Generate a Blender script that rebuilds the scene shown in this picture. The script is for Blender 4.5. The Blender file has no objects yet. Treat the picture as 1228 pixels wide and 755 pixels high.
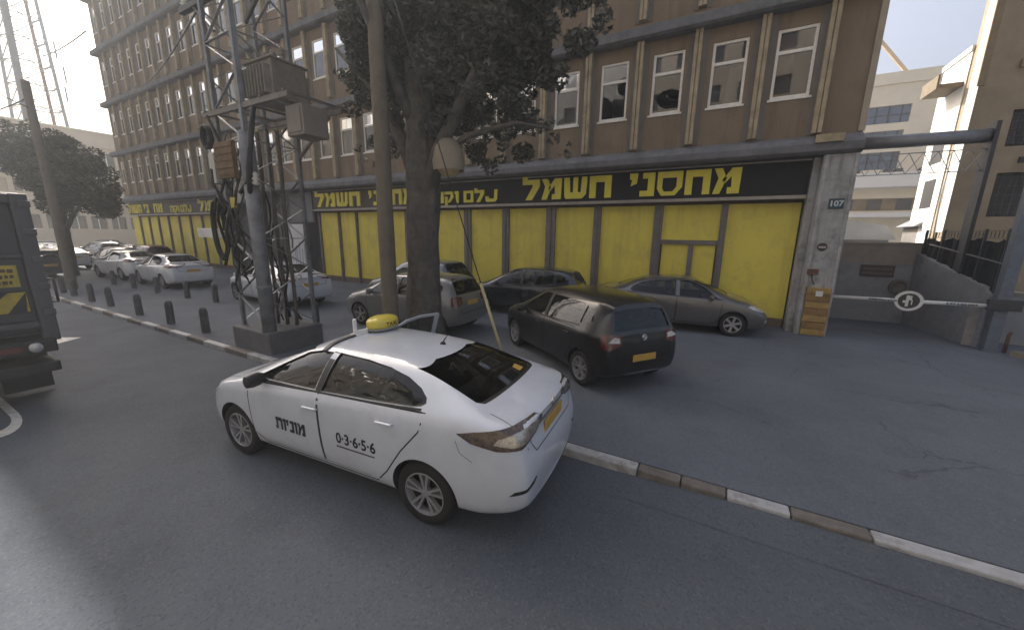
import bpy, bmesh, math, random
from mathutils import Vector, Matrix
from mathutils.bvhtree import BVHTree
R = math.radians
S = bpy.context.scene
COL = S.collection
random.seed(7)

# ------------------------------------------------------------------ camera, sky, sun, exposure
cd = bpy.data.cameras.new('camera'); cam = bpy.data.objects.new('camera', cd); COL.objects.link(cam)
S.camera = cam
cd.sensor_fit = 'HORIZONTAL'; cd.sensor_width = 36.0; cd.lens = 36.0*450.7/1228.0
cd.clip_start = 0.05; cd.clip_end = 3000
PITCH, ROLL, YAW, CAMH = R(12.115), R(0.81), R(-28.61), 2.666
fw = Vector((math.sin(YAW)*math.cos(PITCH), math.cos(YAW)*math.cos(PITCH), -math.sin(PITCH)))
rt = Vector((math.cos(YAW), -math.sin(YAW), 0)); up = rt.cross(fw)
r2 = rt*math.cos(ROLL)+up*math.sin(ROLL); u2 = -rt*math.sin(ROLL)+up*math.cos(ROLL)
cam.matrix_world = Matrix(((r2.x, u2.x, -fw.x, 0), (r2.y, u2.y, -fw.y, 0), (r2.z, u2.z, -fw.z, CAMH), (0, 0, 0, 1)))

SUN_AZ, SUN_EL = R(-60), R(39.15)           # azimuth from +Y towards +X
w = bpy.data.worlds.new('World'); S.world = w; w.use_nodes = True
nt = w.node_tree; bg = nt.nodes['Background']
sky = nt.nodes.new('ShaderNodeTexSky'); sky.sky_type = 'NISHITA'; sky.sun_disc = False
sky.sun_elevation = SUN_EL; sky.sun_rotation = SUN_AZ
sky.air_density = 0.85; sky.dust_density = 9.0; sky.ozone_density = 0.9; sky.altitude = 10
nt.links.new(sky.outputs[0], bg.inputs[0]); bg.inputs[1].default_value = 0.13
sd = bpy.data.lights.new('sun', 'SUN'); sd.energy = 4.2; sd.angle = R(0.55); sd.color = (1.0, 0.955, 0.885)
sun = bpy.data.objects.new('sun', sd); COL.objects.link(sun)
sdir = Vector((math.sin(SUN_AZ)*math.cos(SUN_EL), math.cos(SUN_AZ)*math.cos(SUN_EL), math.sin(SUN_EL)))
sun.rotation_euler = sdir.to_track_quat('Z', 'Y').to_euler(); sun.location = (0, 0, 60)
S.view_settings.view_transform = 'Standard'; S.view_settings.look = 'None'
S.view_settings.exposure = 1.08; S.view_settings.gamma = 1.0; S.view_settings.use_curve_mapping = False

# ------------------------------------------------------------------ materials
MATS = {}
def mat(name, col, rough=0.6, metal=0.0, var=0.0, scale=4.0, bump=0.0, bscale=60.0, coat=0.0, spec=0.5, dirt=None, dscale=1.2, damt=0.5, emit=None, streak=None):
    if name in MATS: return MATS[name]
    m = bpy.data.materials.new(name); m.use_nodes = True; MATS[name] = m
    n = m.node_tree.nodes; l = m.node_tree.links; b = n['Principled BSDF']
    b.inputs['Base Color'].default_value = (*col, 1); b.inputs['Roughness'].default_value = rough
    b.inputs['Metallic'].default_value = metal; b.inputs['Coat Weight'].default_value = coat
    b.inputs['Coat Roughness'].default_value = 0.06; b.inputs['Specular IOR Level'].default_value = spec
    tc = n.new('ShaderNodeTexCoord')
    cur = None
    if var > 0:
        no = n.new('ShaderNodeTexNoise'); no.inputs['Scale'].default_value = scale; no.inputs['Detail'].default_value = 7
        no.inputs['Roughness'].default_value = 0.65
        l.new(tc.outputs['Object'], no.inputs['Vector'])
        mr = n.new('ShaderNodeMapRange'); mr.inputs[1].default_value = 0.25; mr.inputs[2].default_value = 0.75
        mr.inputs[3].default_value = 1-var; mr.inputs[4].default_value = 1+var
        l.new(no.outputs['Fac'], mr.inputs[0])
        mx = n.new('ShaderNodeMix'); mx.data_type = 'RGBA'; mx.blend_type = 'MULTIPLY'; mx.inputs[0].default_value = 1
        mx.inputs[6].default_value = (*col, 1); l.new(mr.outputs[0], mx.inputs[7]); cur = mx.outputs[2]
    if dirt:
        no = n.new('ShaderNodeTexNoise'); no.inputs['Scale'].default_value = dscale; no.inputs['Detail'].default_value = 9
        no.inputs['Roughness'].default_value = 0.7
        l.new(tc.outputs['Object'], no.inputs['Vector'])
        cr = n.new('ShaderNodeMapRange'); cr.inputs[1].default_value = 0.5; cr.inputs[2].default_value = 0.68
        cr.inputs[3].default_value = 0; cr.inputs[4].default_value = damt; cr.clamp = True
        l.new(no.outputs['Fac'], cr.inputs[0])
        mx = n.new('ShaderNodeMix'); mx.data_type = 'RGBA'
        l.new(cr.outputs[0], mx.inputs[0])
        if cur: l.new(cur, mx.inputs[6])
        else: mx.inputs[6].default_value = (*col, 1)
        mx.inputs[7].default_value = (*dirt, 1); cur = mx.outputs[2]
    if streak:
        mp = n.new('ShaderNodeMapping'); mp.inputs['Scale'].default_value = (streak[1], streak[1], streak[1]*0.09)
        l.new(tc.outputs['Object'], mp.inputs['Vector'])
        no = n.new('ShaderNodeTexNoise'); no.inputs['Scale'].default_value = 1.0; no.inputs['Detail'].default_value = 8; no.inputs['Roughness'].default_value = 0.7
        l.new(mp.outputs[0], no.inputs['Vector'])
        cr = n.new('ShaderNodeMapRange'); cr.inputs[1].default_value = 0.50; cr.inputs[2].default_value = 0.70; cr.inputs[3].default_value = 0; cr.inputs[4].default_value = streak[2]; cr.clamp = True
        l.new(no.outputs['Fac'], cr.inputs[0])
        mx = n.new('ShaderNodeMix'); mx.data_type = 'RGBA'; l.new(cr.outputs[0], mx.inputs[0])
        if cur: l.new(cur, mx.inputs[6])
        else: mx.inputs[6].default_value = (*col, 1)
        mx.inputs[7].default_value = (*streak[0], 1); cur = mx.outputs[2]
    if cur: l.new(cur, b.inputs['Base Color'])
    if bump > 0:
        no = n.new('ShaderNodeTexNoise'); no.inputs['Scale'].default_value = bscale; no.inputs['Detail'].default_value = 5
        l.new(tc.outputs['Object'], no.inputs['Vector'])
        bp = n.new('ShaderNodeBump'); bp.inputs['Strength'].default_value = bump; bp.inputs['Distance'].default_value = 0.02
        l.new(no.outputs['Fac'], bp.inputs['Height']); l.new(bp.outputs[0], b.inputs['Normal'])
    if emit:
        b.inputs['Emission Color'].default_value = (*emit, 1); b.inputs['Emission Strength'].default_value = 1
    return m

def glass(name, tint, rough=0.02, refl=1.45):
    if name in MATS: return MATS[name]
    m = bpy.data.materials.new(name); m.use_nodes = True; MATS[name] = m
    n = m.node_tree.nodes; l = m.node_tree.links; n.remove(n['Principled BSDF'])
    t = n.new('ShaderNodeBsdfTransparent'); t.inputs[0].default_value = (*tint, 1)
    g = n.new('ShaderNodeBsdfGlossy'); g.inputs['Roughness'].default_value = rough; g.inputs[0].default_value = (1, 1, 1, 1)
    f = n.new('ShaderNodeFresnel'); f.inputs[0].default_value = refl
    x = n.new('ShaderNodeMixShader'); l.new(f.outputs[0], x.inputs[0]); l.new(t.outputs[0], x.inputs[1]); l.new(g.outputs[0], x.inputs[2])
    l.new(x.outputs[0], n['Material Output'].inputs[0])
    return m

def asphalt(name, base, grain, cracks=True, light=(0.2, 0.2, 0.2)):
    m = bpy.data.materials.new(name); m.use_nodes = True; MATS[name] = m
    n = m.node_tree.nodes; l = m.node_tree.links; b = n['Principled BSDF']
    tc = n.new('ShaderNodeTexCoord')
    def noise(sc, det=6, ro=0.6):
        x = n.new('ShaderNodeTexNoise'); x.inputs['Scale'].default_value = sc; x.inputs['Detail'].default_value = det
        x.inputs['Roughness'].default_value = ro; l.new(tc.outputs['Object'], x.inputs['Vector']); return x
    def rng(src, a, b_, c, d):
        x = n.new('ShaderNodeMapRange'); x.clamp = True
        for i, v in enumerate((a, b_, c, d)): x.inputs[i+1].default_value = v
        l.new(src, x.inputs[0]); return x.outputs[0]
    def mix(f, a, c, mode='MIX'):
        x = n.new('ShaderNodeMix'); x.data_type = 'RGBA'; x.blend_type = mode
        if isinstance(f, float): x.inputs[0].default_value = f
        else: l.new(f, x.inputs[0])
        for i, v in ((6, a), (7, c)):
            if isinstance(v, tuple): x.inputs[i].default_value = (*v, 1)
            else: l.new(v, x.inputs[i])
        return x.outputs[2]
    big = noise(0.35, 8, 0.62)
    c = mix(rng(big.outputs['Fac'], 0.3, 0.7, 0, 1), tuple(v*0.82 for v in base), tuple(v*1.2 for v in base))
    pt = noise(0.9, 4, 0.5)
    c = mix(rng(pt.outputs['Fac'], 0.56, 0.64, 0, 0.22), c, tuple(v*0.55 for v in base))
    st = noise(2.7, 8, 0.7)
    c = mix(rng(st.outputs['Fac'], 0.60, 0.75, 0, 0.35), c, (0.10, 0.085, 0.065))
    vo = n.new('ShaderNodeTexVoronoi'); vo.inputs['Scale'].default_value = grain; l.new(tc.outputs['Object'], vo.inputs['Vector'])
    sep = n.new('ShaderNodeSeparateColor'); l.new(vo.outputs['Color'], sep.inputs[0])
    c = mix(rng(sep.outputs[0], 0.76, 1.0, 0, 0.5), c, light)
    c = mix(rng(sep.outputs[1], 0.75, 1.0, 0, 0.45), c, tuple(v*0.5 for v in base))
    if cracks:
        wv = noise(1.1, 5, 0.6)
        vm = n.new('ShaderNodeVectorMath'); vm.operation = 'MULTIPLY_ADD'
        l.new(wv.outputs['Color'], vm.inputs[0]); vm.inputs[1].default_value = (1.1, 1.1, 0); l.new(tc.outputs['Object'], vm.inputs[2])
        v2 = n.new('ShaderNodeTexVoronoi'); v2.feature = 'DISTANCE_TO_EDGE'; v2.inputs['Scale'].default_value = 0.42
        l.new(vm.outputs[0], v2.inputs['Vector'])
        k = n.new('ShaderNodeMath'); k.operation = 'MULTIPLY'
        l.new(rng(v2.outputs['Distance'], 0.0, 0.007, 0.42, 0), k.inputs[0])
        msk = noise(0.5, 3, 0.5); l.new(rng(msk.outputs['Fac'], 0.47, 0.55, 0, 1), k.inputs[1])
        c = mix(k.outputs[0], c, (0.022, 0.02, 0.018))
    l.new(c, b.inputs['Base Color'])
    rr = noise(1.7, 5, 0.6); l.new(rng(rr.outputs['Fac'], 0.3, 0.7, 0.80, 0.97), b.inputs['Roughness'])
    b.inputs['Specular IOR Level'].default_value = 0.18
    bp = n.new('ShaderNodeBump'); bp.inputs['Strength'].default_value = 0.35; bp.inputs['Distance'].default_value = 0.005
    l.new(vo.outputs['Distance'], bp.inputs['Height']); l.new(bp.outputs[0], b.inputs['Normal'])
    return m

def leafmat(name, c1, c2, trans=0.25):
    m = bpy.data.materials.new(name); m.use_nodes = True; MATS[name] = m
    n = m.node_tree.nodes; l = m.node_tree.links; b = n['Principled BSDF']
    g = n.new('ShaderNodeNewGeometry')
    r = n.new('ShaderNodeValToRGB'); r.color_ramp.elements[0].color = (*c1, 1); r.color_ramp.elements[1].color = (*c2, 1)
    l.new(g.outputs['Random Per Island'], r.inputs[0]); l.new(r.outputs[0], b.inputs['Base Color'])
    b.inputs['Roughness'].default_value = 0.5
    t = n.new('ShaderNodeBsdfTranslucent'); l.new(r.outputs[0], t.inputs[0])
    x = n.new('ShaderNodeMixShader'); x.inputs[0].default_value = trans
    l.new(b.outputs[0], x.inputs[1]); l.new(t.outputs[0], x.inputs[2]); l.new(x.outputs[0], n['Material Output'].inputs[0])
    return m

ROAD = asphalt('road_asphalt', (0.088, 0.099, 0.116), 62, cracks=False, light=(0.14, 0.145, 0.15))
YARD = asphalt('forecourt_asphalt', (0.118, 0.132, 0.154), 66, cracks=True, light=(0.19, 0.19, 0.19))
CONC = mat('concrete', (0.24, 0.23, 0.21), 0.85, var=0.25, scale=5, bump=0.4, bscale=40, dirt=(0.10, 0.09, 0.08), dscale=2)
DCONC = mat('dark_concrete', (0.085, 0.085, 0.09), 0.85, var=0.3, scale=6, bump=0.4, bscale=40, dirt=(0.16, 0.14, 0.12), dscale=3)
KWHITE = mat('kerb_white_paint', (0.38, 0.385, 0.39), 0.7, var=0.2, scale=9, bump=0.3, bscale=50, dirt=(0.14, 0.12, 0.10), dscale=5, damt=0.75)
KBROWN = mat('kerb_bare_stone', (0.145, 0.130, 0.115), 0.85, var=0.3, scale=7, bump=0.4, bscale=50, dirt=(0.30, 0.28, 0.25), dscale=5, damt=0.4)
RMARK = mat('road_marking_paint', (0.62, 0.61, 0.57), 0.7, var=0.15, scale=12, dirt=(0.12, 0.12, 0.12), dscale=9, damt=0.7)
STUCCO = mat('brown_stucco', (0.225, 0.168, 0.112), 0.9, var=0.22, scale=1.6, bump=0.35, bscale=70, dirt=(0.12, 0.10, 0.08), dscale=0.8, damt=0.5, streak=((0.085, 0.07, 0.058), 2.6, 0.6))
BORDER = mat('grey_render', (0.17, 0.155, 0.135), 0.9, var=0.2, scale=2.2, bump=0.3, bscale=70)
RIBM = mat('ochre_rib', (0.38, 0.31, 0.20), 0.85, var=0.25, scale=3, bump=0.3, bscale=60, dirt=(0.16, 0.11, 0.07), dscale=2.2, damt=0.6)
LEDGE = mat('grey_ledge', (0.155, 0.155, 0.16), 0.85, var=0.25, scale=2.5, bump=0.3, bscale=50, dirt=(0.08, 0.08, 0.08), dscale=1.5, damt=0.6, streak=((0.07, 0.068, 0.065), 4.0, 0.6))
WFRAME = mat('window_frame_paint', (0.80, 0.77, 0.70), 0.6, var=0.15, scale=8)
WGLASS = glass('window_glass', (0.50, 0.50, 0.50), 0.02, 2.1)
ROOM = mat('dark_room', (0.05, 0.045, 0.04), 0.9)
BLIND = mat('window_blind', (0.30, 0.30, 0.30), 0.8, var=0.2, scale=3)
CURT = mat('window_curtain', (0.22, 0.15, 0.085), 0.9, var=0.35, scale=4)
YEL = mat('yellow_shop_panel', (0.70, 0.60, 0.09), 0.55, var=0.10, scale=1.1, bump=0.25, bscale=2.2, dirt=(0.46, 0.36, 0.10), dscale=1.3, damt=0.5, streak=((0.42, 0.34, 0.12), 3.5, 0.45))
YLET = mat('yellow_letter', (0.66, 0.58, 0.06), 0.5, var=0.1, scale=4)
SIGNB = mat('sign_black', (0.010, 0.009, 0.009), 0.75, var=0.3, scale=2)
SIGNG = mat('sign_grey', (0.062, 0.054, 0.050), 0.6, var=0.3, scale=2)
TRIM = mat('sign_trim', (0.33, 0.30, 0.26), 0.5, metal=0.3, var=0.2)
MULL = mat('shop_mullion', (0.17, 0.155, 0.15), 0.55, metal=0.3, var=0.25, scale=4)
PILLAR = mat('grey_pillar', (0.37, 0.365, 0.36), 0.85, var=0.3, scale=2.2, bump=0.3, bscale=40, dirt=(0.12, 0.11, 0.10), dscale=2.6, damt=0.65, streak=((0.13, 0.12, 0.11), 5.0, 0.6))
ENTRYW = mat('entrance_wall', (0.12, 0.12, 0.125), 0.8, var=0.25, scale=2)  # even dark grey of the entrance bay wall
STEELB = mat('blue_grey_steel', (0.14, 0.17, 0.215), 0.55, metal=0.35, var=0.25, scale=5, dirt=(0.12, 0.09, 0.07), dscale=4, damt=0.5)
GALV = mat('galvanised_steel', (0.27, 0.28, 0.29), 0.5, metal=0.5, var=0.25, scale=8, dirt=(0.13, 0.10, 0.08), dscale=4, damt=0.5)
DSTEEL = mat('dark_steel', (0.055, 0.058, 0.065), 0.55, metal=0.3, var=0.3, scale=6)
RUST = mat('rusty_steel', (0.13, 0.065, 0.035), 0.85, var=0.4, scale=8)
WOODP = mat('weathered_pole_wood', (0.135, 0.115, 0.088), 0.9, var=0.35, scale=3, bump=0.5, bscale=25, dirt=(0.06, 0.05, 0.04), dscale=3)
BARK = mat('tree_bark', (0.075, 0.068, 0.062), 0.95, var=0.45, scale=6, bump=0.9, bscale=18, dirt=(0.14, 0.13, 0.12), dscale=4)
WHITEP = mat('white_metal_paint', (0.70, 0.70, 0.69), 0.5, var=0.12, scale=6, dirt=(0.35, 0.32, 0.28), dscale=3, damt=0.5)
BLACKP = mat('black_plastic', (0.014, 0.014, 0.015), 0.5)
BEIGE = mat('beige_plaster', (0.60, 0.51, 0.37), 0.9, var=0.10, scale=0.6, bump=0.1, bscale=20)
BEIGE2 = mat('pale_beige_plaster', (0.80, 0.72, 0.56), 0.9, var=0.12, scale=0.5)
WHITEW = mat('white_plaster', (0.80, 0.79, 0.75), 0.9, var=0.06, scale=1)
BLUEW = mat('blue_tinted_window', (0.10, 0.15, 0.24), 0.15, var=0.35, scale=0.9)
DWIN = mat('dark_window', (0.05, 0.05, 0.055), 0.2, var=0.3, scale=1)
BRICKB = mat('brown_plaster', (0.35, 0.285, 0.20), 0.9, var=0.2, scale=1.5, bump=0.2, bscale=40)
WALLG = mat('grey_wall_paint', (0.25, 0.265, 0.29), 0.85, var=0.22, scale=1.6, bump=0.2, bscale=30, dirt=(0.12, 0.10, 0.09), dscale=1.4)
WALLB = mat('tan_block_wall', (0.28, 0.25, 0.22), 0.9, var=0.25, scale=2, bump=0.3, bscale=30)
NET = mat('dark_netting', (0.022, 0.026, 0.026), 0.9, var=0.5, scale=6, bump=0.6, bscale=12)
PLATEY = mat('number_plate_yellow', (0.50, 0.30, 0.06), 0.5, var=0.12, scale=9)
CABLE = mat('black_cable', (0.012, 0.012, 0.013), 0.6)
LEAF = leafmat('dark_ficus_leaf', (0.045, 0.050, 0.042), (0.10, 0.105, 0.085), 0.15)
LEAF2 = leafmat('street_leaf', (0.020, 0.028, 0.014), (0.070, 0.075, 0.030), 0.3)

# ------------------------------------------------------------------ mesh helpers
class MB:
    def __init__(s, org=(0, 0, 0)): s.bm = bmesh.new(); s.o = Vector(org)
    def v(s, p): return s.bm.verts.new(Vector(p)-s.o)
    def face(s, pts, m=0):
        f = s.bm.faces.new([s.v(p) for p in pts]); f.material_index = m; return f
    def box(s, x0, x1, y0, y1, z0, z1, m=0):
        vs = [s.v((x, y, z)) for z in (z0, z1) for x, y in ((x0, y0), (x1, y0), (x1, y1), (x0, y1))]
        for q in ((3, 2, 1, 0), (4, 5, 6, 7), (0, 1, 5, 4), (1, 2, 6, 5), (2, 3, 7, 6), (3, 0, 4, 7)):
            s.bm.faces.new([vs[i] for i in q]).material_index = m
    def bar(s, a, b, wx, wy=None, m=0):
        a, b = Vector(a), Vector(b); wy = wy or wx; d = (b-a).normalized()
        t = Vector((0, 0, 1)) if abs(d.z) < 0.95 else Vector((0, 1, 0))
        e = d.cross(t).normalized(); g = e.cross(d)
        vs = [s.v(p+e*i*wx/2+g*j*wy/2) for p in (a, b) for i, j in ((-1, -1), (1, -1), (1, 1), (-1, 1))]
        for q in ((3, 2, 1, 0), (4, 5, 6, 7), (0, 1, 5, 4), (1, 2, 6, 5), (2, 3, 7, 6), (3, 0, 4, 7)):
            s.bm.faces.new([vs[i] for i in q]).material_index = m
    def tube(s, pts, rad, n=8, m=0, caps=True):
        pts = [Vector(p) for p in pts]; rings = []
        rads = rad if isinstance(rad, (list, tuple)) else [rad]*len(pts)
        prev = None
        for i, p in enumerate(pts):
            d = (pts[min(i+1, len(pts)-1)]-pts[max(i-1, 0)]).normalized()
            if prev is None:
                t = Vector((0, 0, 1)) if abs(d.z) < 0.9 else Vector((1, 0, 0)); e = d.cross(t).normalized()
            else: e = (prev-d*prev.dot(d)).normalized()
            prev = e; g = d.cross(e)
            rings.append([s.v(p+(e*math.cos(2*math.pi*k/n)+g*math.sin(2*math.pi*k/n))*rads[i]) for k in range(n)])
        for a, b in zip(rings, rings[1:]):
            for k in range(n):
                f = s.bm.faces.new((a[k], a[(k+1) % n], b[(k+1) % n], b[k])); f.material_index = m; f.smooth = True
        if caps:
            s.bm.faces.new(rings[0][::-1]).material_index = m; s.bm.faces.new(rings[-1]).material_index = m
    def rough(s, pts, rad, n=40, m=0, amp=.03, per=7, seg=.07):
        from mathutils import noise
        P_ = [Vector(p) for p in pts]; L = [0]
        for a, c in zip(P_, P_[1:]): L.append(L[-1]+(c-a).length)
        N = max(4, int(L[-1]/seg)); ctr = []; rr = []
        for i in range(N+1):
            d = L[-1]*i/N; k = max(j for j in range(len(L)) if L[j] <= d+1e-9); k = min(k, len(P_)-2); f = (d-L[k])/(L[k+1]-L[k])
            ctr.append(P_[k].lerp(P_[k+1], f)); rr.append(rad[k]+(rad[k+1]-rad[k])*f)
        n0 = len(s.bm.verts); s.tube(ctr, rr, n, m); s.bm.verts.ensure_lookup_table()
        for i in range(N+1):
            c = ctr[i]-s.o
            for k in range(n):
                v = s.bm.verts[n0+i*n+k]; d = v.co-c; a = 2*math.pi*k/n
                q = Vector((math.cos(a)*per*.35, math.sin(a)*per*.35, c.z*1.1)); q2 = Vector((math.cos(a)*per, math.sin(a)*per, c.z*2.0))
                v.co = c+d*(1+amp/max(rr[i], .05)*(noise.noise(q)*1.3+noise.noise(q2)*.7+.35*noise.noise(q2*2.7)))
    def lathe(s, prof, c, axis='z', n=32, m=0, close=False):
        # prof: (r, h)
        c = Vector(c); rings = []
        for r, h in prof:
            ring = []
            for k in range(n):
                a = 2*math.pi*k/n; x, y = r*math.cos(a), r*math.sin(a)
                p = (x, y, h) if axis == 'z' else ((x, h, y) if axis == 'y' else (h, x, y))
                ring.append(s.v(c+Vector(p)))
            rings.append(ring)
        prs = list(zip(rings, rings[1:]))+([(rings[-1], rings[0])] if close else [])
        for a, b in prs:
            for k in range(n):
                f = s.bm.faces.new((a[k], a[(k+1) % n], b[(k+1) % n], b[k])); f.material_index = m; f.smooth = True
        if not close:
            if prof[0][0] > 1e-4: s.bm.faces.new(rings[0][::-1]).material_index = m
            if prof[-1][0] > 1e-4: s.bm.faces.new(rings[-1]).material_index = m
    def prism(s, poly, f0, f1, m=0):
        # poly: 2-D points, f0/f1: functions (u,v)->3-D
        a = [s.v(f0(*p)) for p in poly]; b = [s.v(f1(*p)) for p in poly]; n = len(poly)
        s.bm.faces.new(a).material_index = m; s.bm.faces.new(b[::-1]).material_index = m
        for i in range(n):
            s.bm.faces.new((a[(i+1) % n], a[i], b[i], b[(i+1) % n])).material_index = m
    def build(s, name, mats, parent=None, bevel=0.0, smooth=None, loc=None):
        bm = s.bm
        bmesh.ops.recalc_face_normals(bm, faces=bm.faces)
        if smooth is not None:
            for f in bm.faces: f.smooth = True
            for e in bm.edges:
                if len(e.link_faces) == 2 and e.calc_face_angle(0) > R(smooth): e.smooth = False
        me = bpy.data.meshes.new(name); bm.to_mesh(me); bm.free()
        for m in (mats if isinstance(mats, (list, tuple)) else [mats]): me.materials.append(m)
        o = bpy.data.objects.new(name, me); COL.objects.link(o)
        if parent: o.parent = parent
        if loc is not None: o.location = loc
        if bevel:
            b = o.modifiers.new('bevel', 'BEVEL'); b.width = bevel; b.segments = 2; b.limit_method = 'ANGLE'; b.angle_limit = R(40)
        return o

def tag(o, label=None, cat=None, group=None, kind=None):
    if label: o['label'] = label
    if cat: o['category'] = cat
    if group: o['group'] = group
    if kind: o['kind'] = kind
    return o
def thing(name, loc, label, cat, group=None, rz=0):
    o = bpy.data.objects.new(name, None); COL.objects.link(o); o.location = loc; o.rotation_euler = (0, 0, rz)
    o.empty_display_size = 0.2
    return tag(o, label, cat, group)
def copy_tree(o, parent=None):
    c = o.copy(); COL.objects.link(c)
    if parent: c.parent = parent
    for ch in [x for x in bpy.data.objects if x.parent == o]: copy_tree(ch, c)
    return c
def interp(keys, x):
    if x <= keys[0][0]: return keys[0][1]
    for (a, u), (b, v) in zip(keys, keys[1:]):
        if x <= b: return u+(v-u)*(x-a)/(b-a)
    return keys[-1][1]

# ------------------------------------------------------------------ the setting: ground
FC = 0.10     # forecourt level
KY = 4.0      # kerb line
def sheet(name, x0, x1, y0, y1, z, m, kind='structure'):
    b = MB(); b.face([(x0, y0, z), (x1, y0, z), (x1, y1, z), (x0, y1, z)]); o = b.build(name, m); o['kind'] = kind; return o
sheet("ground", -900, 900, -900, 900, -0.02, mat('ground_dirt', (0.16, 0.145, 0.12), 0.95, var=0.3, scale=0.4))
sheet('road', -300, 120, -7.5, KY-0.001, 0.0, ROAD)
b = MB(); b.box(-300, 90, KY+0.158, 60, -0.3, FC); tag(b.build('forecourt', YARD), kind='structure')
b = MB()
segs = [(-2.9, -2.2, 0), (-2.2, -1.55, 1), (-1.55, -0.55, 0), (-0.55, -0.1, 1), (-0.1, 0.33, 1), (0.33, 0.87, 0), (0.87, 1.46, 1), (1.46, 2.42, 0), (2.42, 3.3, 1), (3.3, 4.3, 0), (4.3, 5.3, 1), (5.3, 6.4, 0)]
x = -2.9; k = 1
while x > -120:
    L = random.uniform(0.85, 1.15); segs.append((x-L, x, k)); x -= L; k = 1-k
x = 6.4
while x < 60:
    segs.append((x, x+1.0, k)); x += 1.0; k = 1-k
for x0, x1, k in segs:
    j = random.uniform(-0.006, 0.006)
    b.box(x0+0.006, x1-0.006, KY+j, KY+0.150+j, -0.2, FC+0.006+random.uniform(-.004, .004), k)
tag(b.build('kerb', [KWHITE, KBROWN], bevel=0.018), kind='structure')
sheet('far_pavement', -300, 120, -12.0, -7.499, 0.06, mat('pale_paving', (0.24, 0.23, 0.21), 0.9, var=0.15, scale=3, bump=.2, bscale=20))  # unseen pavement, added pale to bounce sunlight onto the facade
b = MB(); b.box(-300, 120, -7.7, -7.5, -.2, .075); tag(b.build('far_kerb', KWHITE), kind='structure')
b = MB()
ws = [(-0.75, .0), (-0.1, .03), (.5, .055), (8, .055), (20, .055)]
for (xa, za), (xb, zb_) in zip(ws, ws[1:]):
    b.face([(xa, KY-.42, .004), (xb, KY-.42, .004), (xb, KY-.12, .004+zb_*.75), (xa, KY-.12, .004+za*.75)]); b.face([(xa, KY-.12, .004+za*.75), (xb, KY-.12, .004+zb_*.75), (xb, KY+.004, .004+zb_), (xa, KY+.004, .004+za)])
tag(b.build('road_edge', ROAD, smooth=60), kind='structure')
# painted marks on the road
b = MB()
b.face([(-14.35, 0.2, .004), (-13.75, 0.2, .004), (-13.45, 2.35, .004), (-13.75, 2.78, .004), (-14.35, 2.4, .004)])
tag(b.build('stop_line_marking', RMARK), kind='structure')
b = MB()
pts = []
for i in range(15):
    a = math.pi*(-0.5+i/14); pts.append((a))
for i in range(14):
    a0, a1 = pts[i], pts[i+1]
    def P(a, r): return (-8.75+r*1.9*math.cos(a), 0.72+r*0.62*math.sin(a), 0.004)
    b.face([P(a0, 0.30), P(a0, 0.44), P(a1, 0.44), P(a1, 0.30)])
b.face([(-11.5, .445, .004), (-8.75, .445, .004), (-8.75, .535, .004), (-11.5, .535, .004)])
b.face([(-11.5, .905, .004), (-8.75, .905, .004), (-8.75, .995, .004), (-11.5, .995, .004)])
tag(b.build('lane_marking', RMARK), kind='structure')

# ------------------------------------------------------------------ Hebrew block letters (unit height)
GL = {
 'het': (0.92, [[(0, 0), (.27, 0), (.27, .72), (.65, .72), (.65, 0), (.92, 0), (.92, 1), (0, 1)]]),
 'shin': (1.04, [[(.1, 0), (.82, 0), (1.0, .2), (1.04, 1), (.8, 1), (.77, .3), (.63, .3), (.63, 1), (.42, 1), (.42, .3), (.29, .3), (.24, 1), (0, 1), (.03, .1)]]),
 'mem': (0.95, [[(.5, 0), (.92, 0), (.95, 1), (.62, 1), (.30, .52), (.42, .42), (.62, .68), (.64, .25), (.5, .25)], [(0, 0), (.25, 0), (.46, .60), (.28, 1), (0, 1), (.17, .62)]]),
 'lamed': (0.86, [[(0, .76), (.52, .76), (.50, .62), (.16, 0), (.48, 0), (.86, .66), (.86, 1), (.24, 1), (.24, 1.16), (0, 1.16)]]),
 'samekh': (0.98, [[(0, .74), (.98, .74), (.98, 1), (0, 1)], [(.0, .3), (.2, .32), (.2, .74), (0, .74)], [(.76, .36), (.98, .34), (.98, .74), (.76, .74)], [(0, .3), (.18, 0), (.72, 0), (.98, .34), (.76, .36), (.62, .17), (.28, .17), (.2, .32)]]),
 'nun': (0.60, [[(0, 0), (.60, 0), (.60, 1), (.10, 1), (.10, .76), (.32, .76), (.32, .24), (0, .24)]]),
 'yod': (0.34, [[(.05, .46), (.30, .56), (.34, 1), (0, 1), (0, .76), (.1, .72)]]),
 'vav': (0.36, [[(.1, 0), (.36, 0), (.36, 1), (0, 1), (0, .76), (.1, .74)]]),
 'qof': (0.88, [[(0, .76), (.60, .76), (.58, .55), (.30, .05), (.52, .05), (.88, .55), (.88, 1), (0, 1)], [(.04, -.22), (.27, -.22), (.27, .58), (.04, .58)]]),
 'fmem': (0.90, [[(0, 0), (.90, 0), (.90, .22), (0, .22)], [(0, .78), (.90, .78), (.90, 1), (0, 1)], [(0, .22), (.24, .22), (.24, .78), (0, .78)], [(.66, .22), (.90, .22), (.90, .78), (.66, .78)]]),
 'bshin': (1.04, [[(.1, 0), (.82, 0), (1.0, .2), (1.04, 1), (.78, 1), (.75, .26), (.3, .26), (.27, .46), (0, .46), (.03, .1)]]),
 'tav': (0.98, [[(0, 0), (.34, 0), (.36, .70), (.70, .70), (.70, 0), (.96, 0), (.96, .82), (.80, 1), (.04, 1), (.04, .74), (.12, .70), (.10, .24), (0, .24)]]),
}
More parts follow.
